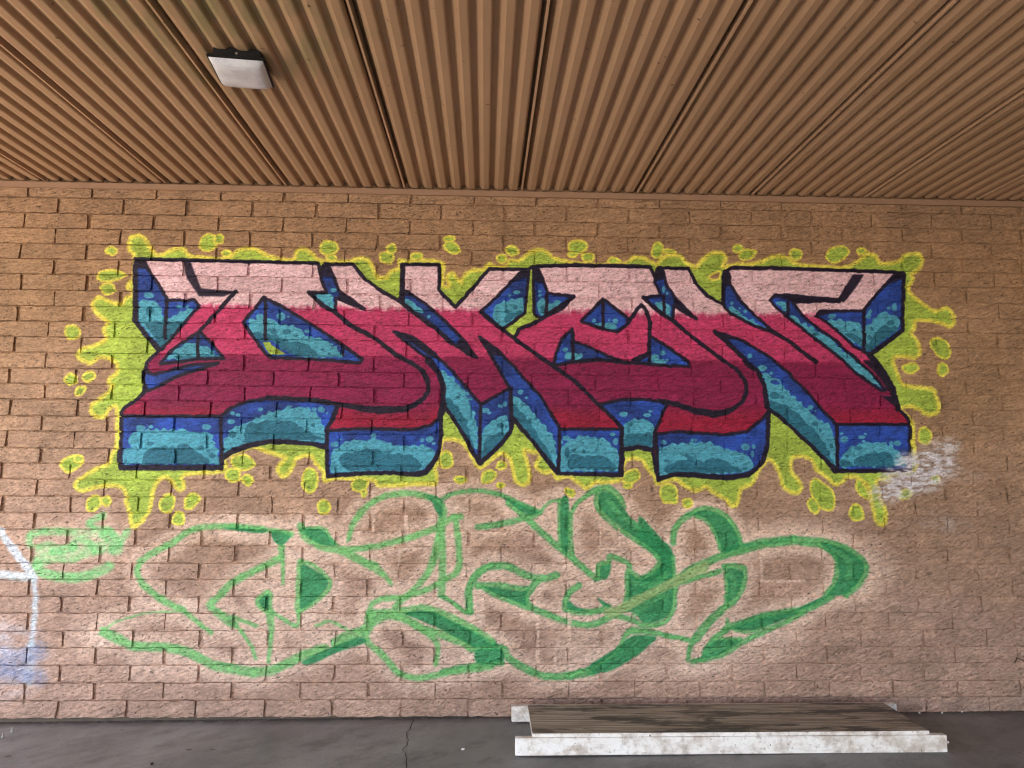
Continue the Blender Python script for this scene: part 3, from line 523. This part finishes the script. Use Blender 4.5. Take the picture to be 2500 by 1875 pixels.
ground = tag(link('ground', mesh('ground', v, f), M_CONC), kind='structure')
ground['label'] = 'dark worn concrete floor in front of the painted wall'
# sunlit paving of the open yard, unseen, pale and shaped to bounce light in, a few mm proud of the slab
M_YARD = simple('pale_yard_concrete', (.40, .36, .31), .8, 60, .3, .1)
yz = lambda x: gz(x) + .006
yv = [(-150, -200, yz(-6)), (-1.6, -200, yz(-1.6)), (-1.6, -2.1, yz(-1.6)), (-3.2, -2.1, yz(-3)), (-3.2, .25, yz(-3)), (-150, .25, yz(-6))]
tag(link('yard_pavement', mesh('yard', yv, [(0, 1, 2, 3, 4, 5)]), M_YARD), kind='structure', label='unseen pale concrete yard laid to bounce light under the canopy')

# ------------------------------------------------------------------ the wall: mortar, bricks
L = 0.4064
bl = [430 + q / 3.687 for q in (62, 185, 325, 460, 600, 738, 875, 1018, 1163, 1300, 1440, 1583)] + [870 + q / 3.687 for q in (101, 240, 380, 530, 668, 820, 955, 1100, 1252, 1402, 1550)] + [1310 + q / 3.687 for q in (75, 235, 382, 535, 685, 847, 1000, 1155, 1315, 1475, 1638)]
br = [430 + q / 3.687 for q in (228, 355, 490, 615, 755, 878, 1010, 1150, 1290, 1420, 1555)] + [870 + q / 3.687 for q in (78, 220, 350, 490, 625, 760, 900, 1035, 1170, 1315, 1445, 1590)] + [1310 + q / 3.687 for q in (105, 245, 385, 537, 675, 826, 985, 1130, 1290, 1435, 1600)]
zl = [on_wall(0, a).z for a in bl]; zr = [on_wall(2500, a).z for a in br]; XL, XR = on_wall(0, 900).x, on_wall(2500, 900).x
def bed(i, x):
    t = min(max((x - XL) / (XR - XL), -.2), 1.2)
    return zl[i] + (zr[i] - zl[i]) * t
# left-hand joint of each course as seen in the photograph (src px) where it could be read; running bond elsewhere
oddx = {1: 143.8, 3: 135.6, 5: 130.2, 7: 132.9, 9: 119.3, 11: 112.6, 13: 111.2, 15: 101.7, 17: 101.7, 19: 89.5, 21: 84.1, 23: 78.7, 25: 71.9, 27: 69.2, 29: 65.1, 31: 62.4}
evx = {0: 68, 2: 58.3, 4: 51.5, 6: 52.9, 8: 44, 10: 36, 12: 24, 14: 27.6, 16: 16.3, 18: 5.4, 20: 8, 22: 165.4, 24: 154.6, 26: 151.9, 28: 154.6, 30: 147.8, 32: 139.7}
wall = tag(empty('brick_wall', (0, 0, 0)), 'tan painted slump brick wall carrying the big pink and blue graffiti lettering', 'wall')
BL_, BH_ = .392, .092
def brickmesh(i):
    g = random.Random(100 + i); nx, nz = 8, 3
    l, h = .5, .5; v = []; f = []
    dp = lambda x, z: 0
    slump = g.uniform(.2, 1); lean = [g.uniform(-.012, .012) for _ in range(4)]
    for j in range(nz):
        for q in range(nx):
            x = -.5 + q / (nx - 1); z = -.5 + j / (nz - 1)
            ex = abs(x) > .49; ez = abs(z) > .49
            y = -.0045 - .0022 * slump * (1 - (2 * z + .25) ** 2) + g.uniform(-.0022, .0022)
            if ex: y += .0014
            if ez: y += .0012
            if ex and ez: y += .001
            if ex and ez: x *= .984
            X = x + (g.uniform(-.006, .006) if ex else (0 if ez else g.uniform(-.03, .03))) + (lean[0] if x < 0 else lean[1]) * z * (1 if ex else 0)
            Z = z + (g.uniform(-.05, .035) if ez else g.uniform(-.1, .05))
            v.append((X * BL_, y, Z * BH_))
    nf = len(v)
    for j in range(nz - 1):
        for q in range(nx - 1):
            a = j * nx + q; f.append((a, a + 1, a + nx + 1, a + nx))
    ring = [q for q in range(nx)] + [j * nx + nx - 1 for j in range(1, nz)] + [(nz - 1) * nx + q for q in range(nx - 2, -1, -1)] + [j * nx for j in range(nz - 2, 0, -1)]
    for r in ring: v.append(v[r])
    for r in ring: v.append((v[r][0] * .995, .03, v[r][2] * .985))
    m_ = len(ring)
    for q in range(m_):
        a, b_ = nf + q, nf + (q + 1) % m_; f.append((b_, a, a + m_, b_ + m_))
    me = mesh('brick', v, f)
    sm = [True] * ((nx - 1) * (nz - 1)) + [False] * m_
    me.polygons.foreach_set('use_smooth', sm); me.materials.append(M_BRICK); return me
BM_ = [brickmesh(i) for i in range(28)]
allb = []
for cidx in range(33):
    x0 = on_wall((oddx if cidx % 2 else evx)[cidx], (bl[cidx] + bl[cidx + 1]) / 2).x
    x0 += 0.0
    while x0 > -1.35: x0 -= L
    shift = 0
    xs_ = [x0]
    while xs_[-1] < 7.7: xs_.append(xs_[-1] + L + rnd.uniform(-.0012, .0012))
    # pull the row gently so its right end keeps the bond pitch seen there
    for a, b_ in zip(xs_[:-1], xs_[1:]):
        jl, jr = a + rnd.uniform(-.006, .006), b_ + rnd.uniform(-.006, .006)
        xm = (a + b_) / 2; fade = min(max((xm - 1.0) / 3.5, 0), 1)
        gap = .0098 * (1 - .32 * fade) * rnd.choice((.4, .5, .7, .95, 1.2)) ; bg_ = .0048 * (1 - .12 * fade)
        zt, zb = bed(cidx, xm), bed(cidx + 1, xm)
        allb.append(((a + gap + b_ - gap) / 2 + rnd.uniform(-.003, .003), (zt + zb) / 2, (b_ - a) - 2 * gap, (zt - zb) - 2 * bg_, xm, rnd.uniform(-.0035, .003) * (1 - .5 * fade)))
def area(b_):
    P = [proj((b_[0] + sx_ * b_[2] / 2, 0, b_[1] + sz_ * b_[3] / 2)) for sx_, sz_ in ((-1, -1), (1, -1), (1, 1), (-1, 1))]
    Q = [(min(max(a, 0), 2500), min(max(c_, 0), 1875)) for a, c_ in P]
    return abs(sum(Q[i][0] * Q[(i + 1) % 4][1] - Q[(i + 1) % 4][0] * Q[i][1] for i in range(4))) / 2
allb.sort(key=lambda b_: -area(b_))
sv, sf, ssm = [], [], []
for i, (x, z, l_, h_, xm, dy) in enumerate(allb):
    me = BM_[rnd.randrange(28)]; flip = 1
    if i < 296:
        o = bpy.data.objects.new('brick', me); COL.objects.link(o); o.parent = wall; o.location = (x, dy, z); o.scale = (l_ / BL_, 1, h_ / BH_)
    else:
        k0 = len(sv)
        for q in me.vertices: sv.append((x + q.co.x * l_ / BL_, dy + q.co.y, z + q.co.z * h_ / BH_))
        for pl in me.polygons: sf.append(tuple(k0 + w_ for w_ in pl.vertices)); ssm.append(pl.use_smooth)
me = mesh('bricks_rest', sv, sf); me.polygons.foreach_set('use_smooth', ssm)
o = link('upper_bricks', me, M_BRICK, wall); o['kind'] = 'stuff'; o['label'] = 'remaining slump bricks of the upper and far courses'
# mortar: recessed at the left, nearly flush at the right, trowelled uneven
nxm, nzm = 300, 110; v = []
for j in range(nzm + 1):
    for i in range(nxm + 1):
        x = -1.5 + 9.5 * i / nxm; z = -.06 + 3.40 * j / nzm; fade = min(max((x - .8) / 3.6, 0), 1)
        v.append((x, .0145 * (1 - .45 * fade) + rnd.uniform(-.003, .003), z))
f = [(j * (nxm + 1) + i, j * (nxm + 1) + i + 1, (j + 1) * (nxm + 1) + i + 1, (j + 1) * (nxm + 1) + i) for j in range(nzm) for i in range(nxm)]
link('mortar', mesh('mortar', v, f, True), M_MORT, wall)
link('wall_core', boxmesh('core', -6.0, 9.6, .045, .25, -.3, 3.9), M_MORT, wall)
# plain rendered wall continuing left and right beyond the frame
link('wall_end', boxmesh('we', -6.0, -1.42, -.002, .043, -.3, 3.33), M_BRICK, wall); link('wall_end', boxmesh('we2', 7.72, 9.6, -.002, .043, -.3, 3.33), M_BRICK, wall)
# unseen return wall, inferred and placed to darken the right-hand end (out of frame)
RW = tag(link('shade_wall', boxmesh('rw', 7.02, 7.25, -10, .25, -.3, 3.9), simple('shade_wall_paint', (.16, .10, .07), .8)), 'unseen dark brown end wall placed to darken the far right of the bay', 'wall')

# ------------------------------------------------------------------ ceiling
CZ = 3.290; SLOPE = 0.0084        # falls very slightly away from the wall
LAMP = on_z(583, 178, CZ - .06)
M_CEIL = ceiling_material('brown_painted_steel'); M_SEAM = ceiling_material('brown_painted_seam', (1.12, 1.12, 1.16))
WP = 0.762; X0 = -0.107 - 4 * WP; PITCHR = WP / 8; DEP = .025; YB = -8.5
ceil = tag(empty('ceiling', (0, 0, CZ)), 'brown corrugated steel deck ceiling over the wall', kind='structure')
def cpanel(w=WP, seam=.027):
    # cross-section: rounded low crests, narrow high grooves (z=0 is the crest bottom)
    prof = [(0.0, .030), (0.0, .0)]
    n = 8; pw = (w - seam) / n
    for i in range(n):
        b_ = seam + i * pw
        prof += [(b_ + .00 * pw, DEP * (.96 if i else 1.7)), (b_ + .12 * pw, DEP), (b_ + .17 * pw, DEP * .72), (b_ + .20 * pw, DEP * .40), (b_ + .26 * pw, DEP * .30), (b_ + .43 * pw, 0), (b_ + .76 * pw, 0), (b_ + .82 * pw, DEP * .08), (b_ + .86 * pw, DEP * .30), (b_ + .91 * pw, DEP * .9)]
    return prof[2:]
prof = cpanel(); npf = len(prof)
ysx = [-.012, -1.2, -2.4, -3.6, -4.8, -6.5, YB]
v = [(a, y, b_ + SLOPE * y) for y in ysx for a, b_ in prof]
f = [(j * npf + i, j * npf + i + 1, (j + 1) * npf + i + 1, (j + 1) * npf + i) for j in range(len(ysx) - 1) for i in range(npf - 1)]
PM = mesh('ceiling_panel', v, f); PM.materials.append(M_CEIL)
def sflange(y0, y1):
    x = lambda a: a
    pr = [(.0075, .040), (.0075, -.001), (.0180, -.002), (.0180, .003), (.0185, .040)]
    v = [(a, y, b_ + SLOPE * y) for y in (y0, y1) for a, b_ in pr]; n = len(pr)
    return mesh('seam_lip', v, [(i, i + 1, n + i + 1, n + i) for i in range(n - 1)])
SM = sflange(-.012, YB); SM.materials.append(M_SEAM)
for i in range(15):
    o = link('ceiling_panel', PM, None, ceil); o.location = (X0 + i * WP, 0, 0)
    o = link('seam_lip', SM, None, ceil); o.location = (X0 + i * WP, 0, 0)
# roof slab on top of the deck
tag(link('roof_slab', boxmesh('roof', -3.3, 8.0, YB, .25, CZ + .045, CZ + .6), simple('roof_fascia', (.20, .12, .07), .7)), 'flat roof slab above the corrugated ceiling', kind='structure')
tag(link('shade_pier', boxmesh('shade_pier', 6.50, 6.95, -1.40, -.03, -.05, CZ - .002), simple('shade_pier_paint', (.15, .095, .07), .8)), 'brown painted pier added out of frame to darken the right end of the brick wall', 'shade_pier')  # unseen block, added beyond the frame edge to darken the right end
# angle trim along the top of the wall

TA, TB = on_wall(0, 441.5, -.022), on_wall(2500, 491.5, -.022)
BA, BB = on_wall(0, 455, -.022), on_wall(2500, 505, -.022)
def lerpz(P, Q, x): return P.z + (Q.z - P.z) * (x - P.x) / (Q.x - P.x)
xs_ = [-5.9, -3.0, 0.8, 2.4, 4.8, 7.2, 9.6]; v = []
for x in xs_:
    t, b_ = lerpz(TA, TB, x), lerpz(BA, BB, x)
    if x < -1 or x > 7.5: t, b_ = lerpz(TA, TB, min(max(x, -1), 7.5)), lerpz(BA, BB, min(max(x, -1), 7.5))
    v += [(x, -.020, t), (x, -.024, t - .001), (x, -.024, b_ + .001), (x, -.021, b_), (x, .02, b_), (x, .02, t)]
f = []
for i in range(len(xs_) - 1):
    for q in range(6): a = i * 6 + q; b_ = i * 6 + (q + 1) % 6; f.append((a, b_, b_ + 6, a + 6))
f += [tuple(range(6)), tuple(range(len(v) - 1, len(v) - 7, -1))]
M_TRIM = simple('brown_painted_trim', (.27, .155, .09), .55, 60, .15, .06)
tag(link('wall_trim', mesh('wall_trim', v, f), M_TRIM), 'brown painted steel trim between wall and ceiling', kind='structure')
# near-black closure behind the flutes, its colour painting the gap's shade
link('flute_closure', boxmesh('fc', -5.9, 9.55, -.006, .0, CZ - .012, CZ + .04), simple('gap_shade', (.012, .008, .006), .9), ceil)

# ------------------------------------------------------------------ the square ceiling lamp (unlit)
cs = [on_z(u_, v_, CZ - .062) for u_, v_ in ((497, 134), (634, 145), (676, 218), (548, 211))]
lamp = tag(empty('ceiling_light', LAMP), 'square black ceiling light with frosted lens, unlit, under the brown deck', 'light')
sz = .5 * ((cs[1] - cs[0]).length + (cs[2] - cs[3]).length) * .5
ctr = sum(cs, Vector()) / 4; lamp.location = (ctr.x, ctr.y, CZ); SZ = sz; lamp.rotation_euler = (0, 0, math.atan2((cs[1] - cs[0]).y, (cs[1] - cs[0]).x)); print('LAMP', sz, lamp.rotation_euler.z, XR, on_wall(2500,490).x, on_wall(2500,1740).x)
M_BLK = simple('black_powder_coat', (.006, .0055, .0055), .5, 300, .2)
NL = NT('frosted_lens'); tc = NL.n('ShaderNodeTexCoord').outputs['Object']
ln = NL.n('ShaderNodeVectorMath', operation='LENGTH')
mp = NL.n('ShaderNodeMapping'); mp.inputs['Scale'].default_value = (1, 1, 0); NL.l(tc, mp.inputs[0]); NL.l(mp.outputs[0], ln.inputs[0])
rings = NL.math('SINE', NL.math('MULTIPLY', ln.outputs['Value'], 800))
NL.l(NL.ramp(NL.noise(tc, 12, 4, .6), [(.3, (.46, .45, .46)), (.7, (.62, .61, .62))]), NL.b.inputs['Base Color'])
NL.b.inputs['Roughness'].default_value = .14; NL.b.inputs['Specular IOR Level'].default_value = .5; NL.b.inputs['Transmission Weight'].default_value = .0
NL.b.inputs['Subsurface Weight'].default_value = .3; NL.b.inputs['Subsurface Radius'].default_value = (.02, .02, .02); NL.bump(rings, .3, .0010)
link('housing', boxmesh('housing', -SZ * .86, SZ * .86, -SZ * .86, SZ * .86, -.046, .0, .006), M_BLK, lamp)
link('flange', boxmesh('flange', -SZ * 1.03, SZ * 1.03, -SZ * 1.03, SZ * 1.03, -.060, -.046, .004), M_BLK, lamp)
bm = bmesh.new(); n = 20; vv = []
for j in range(n + 1):
    for i in range(n + 1):
        a, b_ = -1 + 2 * i / n, -1 + 2 * j / n; e = (1 - a ** 4) * (1 - b_ ** 4); rr = .97
        vv.append(bm.verts.new((a * SZ * rr, b_ * SZ * rr, -.0605 - .030 * e ** .45)))
for j in range(n):
    for i in range(n): bm.faces.new((vv[j * (n + 1) + i], vv[(j + 1) * (n + 1) + i], vv[(j + 1) * (n + 1) + i + 1], vv[j * (n + 1) + i + 1]))
me = bpy.data.meshes.new('lens'); bm.to_mesh(me); bm.free(); me.polygons.foreach_set('use_smooth', [True] * len(me.polygons)); link('lens', me, NL.m, lamp)
M_STEEL = simple('bright_screw', (.5, .48, .45), .35, metal=.8)
for a, b_ in ((0, -SZ * .87), (SZ * .87, 0)):
    bm = bmesh.new(); bmesh.ops.create_cone(bm, cap_ends=True, segments=10, radius1=.006, radius2=.005, depth=.006)
    me = bpy.data.meshes.new('screw'); bm.to_mesh(me); bm.free(); o = link('screw', me, M_STEEL, lamp); o.location = (a, b_, -.03); o.rotation_euler = (math.radians(90) if b_ else 0, math.radians(90) if a else 0, 0)

# ------------------------------------------------------------------ the low platform: two white rails and a weathered panel
g_ = gz(5)
A1, A2 = on_z(1258, 1848, g_), on_z(2311, 1835, g_)
yF = (A1.y + A2.y) / 2; RH = .098
T1 = on_wall(1256.6, 1803, yF); RH = T1.z - g_
P1, P2 = on_wall(1301, 1803, yF + .012), on_wall(2268, 1793, yF + .012)
B1, B2 = on_z(1287, 1720, g_ + RH + .02), on_z(2147, 1716, g_ + RH + .02)
yB = (B1.y + B2.y) / 2
plat = tag(empty('wooden_platform', ((A1.x + A2.x) / 2, (yF + yB) / 2, g_)), 'weathered grey wooden panel resting on two white rails by the wall', 'platform')
def white_paint():
    N = NT('chipped_white_paint'); tc = N.pos()
    c = N.ramp(N.noise(tc, 5, 6, .65, (1, 1, 2)), [(.38, (.62, .54, .48)), (.52, (.84, .79, .75)), (.7, (.90, .87, .85))])
    c = N.mix(N.ramp(N.noise(tc, 9, 6, .7), [(.50, (0, 0, 0)), (.62, (.7, .7, .7))]), c, (.44, .34, .27))
    c = N.mix(N.ramp(N.noise(tc, 26, 5, .7), [(.56, (0, 0, 0)), (.70, (.75, .75, .75))]), c, (.33, .26, .22))
    c = N.mix(N.ramp(N.noise(tc, 60, 3, .6), [(.68, (0, 0, 0)), (.72, (.9, .9, .9))]), c, (.10, .09, .09))
    N.l(c, N.b.inputs['Base Color']); N.b.inputs['Roughness'].default_value = .5; N.bump(N.noise(tc, 50, 4, .6), .4, .002); return N.m
M_WHT = white_paint()
def grey_wood():
    N = NT('weathered_wood'); tc = N.pos()
    w = N.n('ShaderNodeTexWave', wave_type='BANDS', bands_direction='Y', Scale=5.0, Distortion=9.0, Detail=4.0); w.inputs['Detail Scale'].default_value = .8
    mp = N.n('ShaderNodeMapping'); mp.inputs['Scale'].default_value = (.22, 3.0, 1); N.l(tc, mp.inputs[0]); N.l(mp.outputs[0], w.inputs['Vector'])
    c = N.ramp(w.outputs['Fac'], [(.1, (.24, .175, .125)), (.5, (.36, .285, .22)), (.9, (.47, .395, .33))])
    c = N.mix(N.ramp(N.noise(tc, 60, 4, .7, (.06, 1, 1)), [(.45, (0, 0, 0)), (.7, (.8, .8, .8))]), c, (.11, .075, .05))
    c = N.mix(N.ramp(N.noise(tc, 2.0, 7, .72, (.7, 3.2, 1)), [(.49, (0, 0, 0)), (.56, (.9, .9, .9))]), c, (.055, .047, .045))
    c = N.mix(N.ramp(N.noise(tc, 2.8, 5, .6, (1, 1.5, 1)), [(.60, (0, 0, 0)), (.75, (.6, .6, .6))]), c, (.36, .32, .29))
    N.l(c, N.b.inputs['Base Color']); N.b.inputs['Roughness'].default_value = .6; N.bump(N.noise(tc, 70, 5, .7, (.08, 1, 1)), .4, .003); return N.m
M_WOOD = grey_wood()
def rel(o, par):
    o.location = o.location - par.location; return o
o = link('rail', boxmesh('rail', A1.x, A2.x, yF, yF + .038, g_ + .001, g_ + RH, .0025), M_WHT, plat); rel(o, plat)
o['label'] = 'front rail with worn white paint'
yR = on_z(1249, 1763, g_).y; XLr = on_z(1249, 1763, g_).x
XRr = on_wall(2190, 1733, yR).x
o = link('rail', boxmesh('rail2', XLr, XRr, yR, yR + .038, g_ + .001, g_ + RH, .0025), M_WHT, plat); rel(o, plat)
o = link('panel', boxmesh('panel', P1.x, P2.x, yF + .012, yB, g_ + RH + .001, g_ + RH + .020, .0015), M_WOOD, plat); rel(o, plat)
o = link('edge_band', boxmesh('edge_band', P1.x - .001, P2.x + .001, yF + .009, yF + .0118, g_ + RH + .0015, g_ + RH + .0195), M_WHT, plat); rel(o, plat)
o = link('edge_band', boxmesh('edge_band2', P1.x - .004, P1.x - .001, yF + .012, yB, g_ + RH + .0015, g_ + RH + .0195), M_WHT, plat); rel(o, plat)

# ------------------------------------------------------------------ small things on the floor and wall
M_CRK = simple('crack_dirt', (.03, .027, .024), .9)
def ribbon(pts_px, w0, name, z=.0015, mat=None, seed=1):
    g = random.Random(seed); C = []
    for u_, v_ in pts_px: q = on_z(u_, v_, g_ * 0 + gz(2)); C.append(Vector((q.x, q.y, gz(q.x) + z)))
    fine = []
    for a, b_ in zip(C[:-1], C[1:]):
        for i in range(5): fine.append(a.lerp(b_, i / 5) + Vector((g.uniform(-.006, .006), 0, 0)))
    fine.append(C[-1]); v = []
    for q in fine: w_ = w0 * g.uniform(.4, 1.3); v += [(q.x - w_, q.y, q.z), (q.x + w_, q.y, q.z)]
    return mesh(name, v, [(2 * i, 2 * i + 1, 2 * i + 3, 2 * i + 2) for i in range(len(fine) - 1)])
cr_ = link('crack', ribbon([(1009, 1757), (1003, 1776), (992, 1795), (997, 1808), (985, 1833), (994, 1852), (993, 1890), (985, 1960)], .0022, 'crack'), M_CRK, ground)
cr_['label'] = 'hairline crack running across the concrete'
def lump(name, P, sx_, sy_, sz_, mat, seed, par=None):
    g = random.Random(seed); bm = bmesh.new(); bmesh.ops.create_icosphere(bm, subdivisions=2, radius=1)
    for q in bm.verts: q.co *= g.uniform(.72, 1.15); q.co.x *= sx_; q.co.y *= sy_; q.co.z *= sz_
    me = bpy.data.meshes.new(name); bm.to_mesh(me); bm.free(); o = link(name, me, mat, par); o.location = P; o.rotation_euler = (0, 0, g.uniform(0, 3)); return o
M_CHIP = simple('white_chip', (.78, .75, .72), .6)
def floorpt(u_, v_):
    q = on_z(u_, v_, gz(3)); return Vector((q.x, q.y, gz(q.x)))
q = floorpt(1130, 1830); tag(lump('pebble', q + Vector((0, 0, .004)), .011, .006, .005, M_CHIP, 1), 'small white stone on the concrete left of the platform', 'pebble')
q = floorpt(2316, 1822); tag(lump('plaster_chip', q + Vector((0, .01, .006)), .016, .010, .008, M_CHIP, 2), 'crumpled white scrap beside the right end of the front rail', 'scrap')
q = floorpt(371, 1861); tag(lump('dead_leaf', q + Vector((0, 0, .003)), .013, .008, .004, M_CRK, 3), 'small black scrap on the concrete floor at the left', 'scrap')
for i, (u_, v_, l_) in enumerate(((2245, 1745, 'flat white paint flake at the wall foot, near the platform'), (2300, 1745, 'grey white paint flake at the wall foot between the two brighter flakes'), (2348, 1742, 'small round white chip at the wall foot, farthest right'))):
    q = floorpt(u_, v_ + 2); q.y = min(q.y, -.016); tag(lump('paint_flake', q + Vector((0, 0, .004)), (.014, .012, .006)[i], .006, .005, M_CHIP, 10 + i), l_, 'chip', 'paint flakes along the wall foot')
# dirt line where wall meets floor
sv, sf = [], []; g = random.Random(5)
for i in range(1500):
    x = g.uniform(-1.2, 3.3) if g.random() < .75 else g.uniform(3.3, 7.5); y = -.008 - abs(g.gauss(0, .010)); z = gz(x) + .001; s_ = g.uniform(.0015, .006)
    k0 = len(sv); a = g.uniform(0, 6.3)
    sv += [(x + s_ * math.cos(a + t) * 1.6, y + s_ * math.sin(a + t) * .6, z) for t in (0, 2.1, 4.2)] + [(x, y, z + s_ * .8)]
    sf += [(k0, k0 + 1, k0 + 3), (k0 + 1, k0 + 2, k0 + 3), (k0 + 2, k0, k0 + 3)]
tag(link('dirt', mesh('dirt', sv, sf), simple('dirt_crumbs', (.07, .055, .045), .95)), 'crumbs of dirt gathered along the foot of the wall', kind='stuff')
# cracked mortar skirt between first course and floor
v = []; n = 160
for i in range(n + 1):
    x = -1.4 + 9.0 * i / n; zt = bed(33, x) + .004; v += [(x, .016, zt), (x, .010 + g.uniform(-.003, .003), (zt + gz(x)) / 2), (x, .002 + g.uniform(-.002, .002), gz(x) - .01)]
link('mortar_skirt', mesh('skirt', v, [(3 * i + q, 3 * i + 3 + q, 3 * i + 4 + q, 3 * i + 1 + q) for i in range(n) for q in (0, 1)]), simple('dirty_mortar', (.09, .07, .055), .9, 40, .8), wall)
# two anchor bolts at the far left
for u_, v_, l_ in ((7, 1795, 'short steel anchor bolt at the very edge of the floor'), (30, 1782, 'short steel anchor bolt nearer the wall, second from the edge')):
    q = floorpt(u_, v_); b0 = tag(empty('anchor_bolt', q), l_, 'bolt', 'anchor bolts in the floor at the left')
    for nm, r_, h0, h1, sg in (('shank', .0045, 0, .028, 12), ('nut', .008, .004, .011, 6)):
        bm = bmesh.new(); bmesh.ops.create_cone(bm, cap_ends=True, segments=sg, radius1=r_, radius2=r_, depth=h1 - h0, matrix=Matrix.Translation((0, 0, (h0 + h1) / 2)))
        me = bpy.data.meshes.new(nm); bm.to_mesh(me); bm.free(); link(nm, me, M_STEEL, b0)
# bent wire poking out of the wall at the right edge
wp = [on_wall(u_, v_, y_) for u_, v_, y_ in ((2476, 1618, -.004), (2482, 1610, -.02), (2481, 1605, -.03), (2490, 1609, -.03), (2500, 1614, -.028), (2510, 1617, -.006))]
cu = bpy.data.curves.new('wire', 'CURVE'); cu.dimensions = '3D'; cu.bevel_depth = .0026; cu.bevel_resolution = 2
s_ = cu.splines.new('POLY'); s_.points.add(len(wp) - 1)
for a, q in zip(s_.points, wp): a.co = (*q, 1)
o = bpy.data.objects.new('bent_wire', cu); COL.objects.link(o); cu.materials.append(M_BLK)
dg = bpy.context.evaluated_depsgraph_get(); me = bpy.data.meshes.new_from_object(o.evaluated_get(dg)); bpy.data.objects.remove(o)
tag(link('bent_wire', me, M_BLK), 'dark bent wire sticking out of the brick wall low at the right', 'wire')
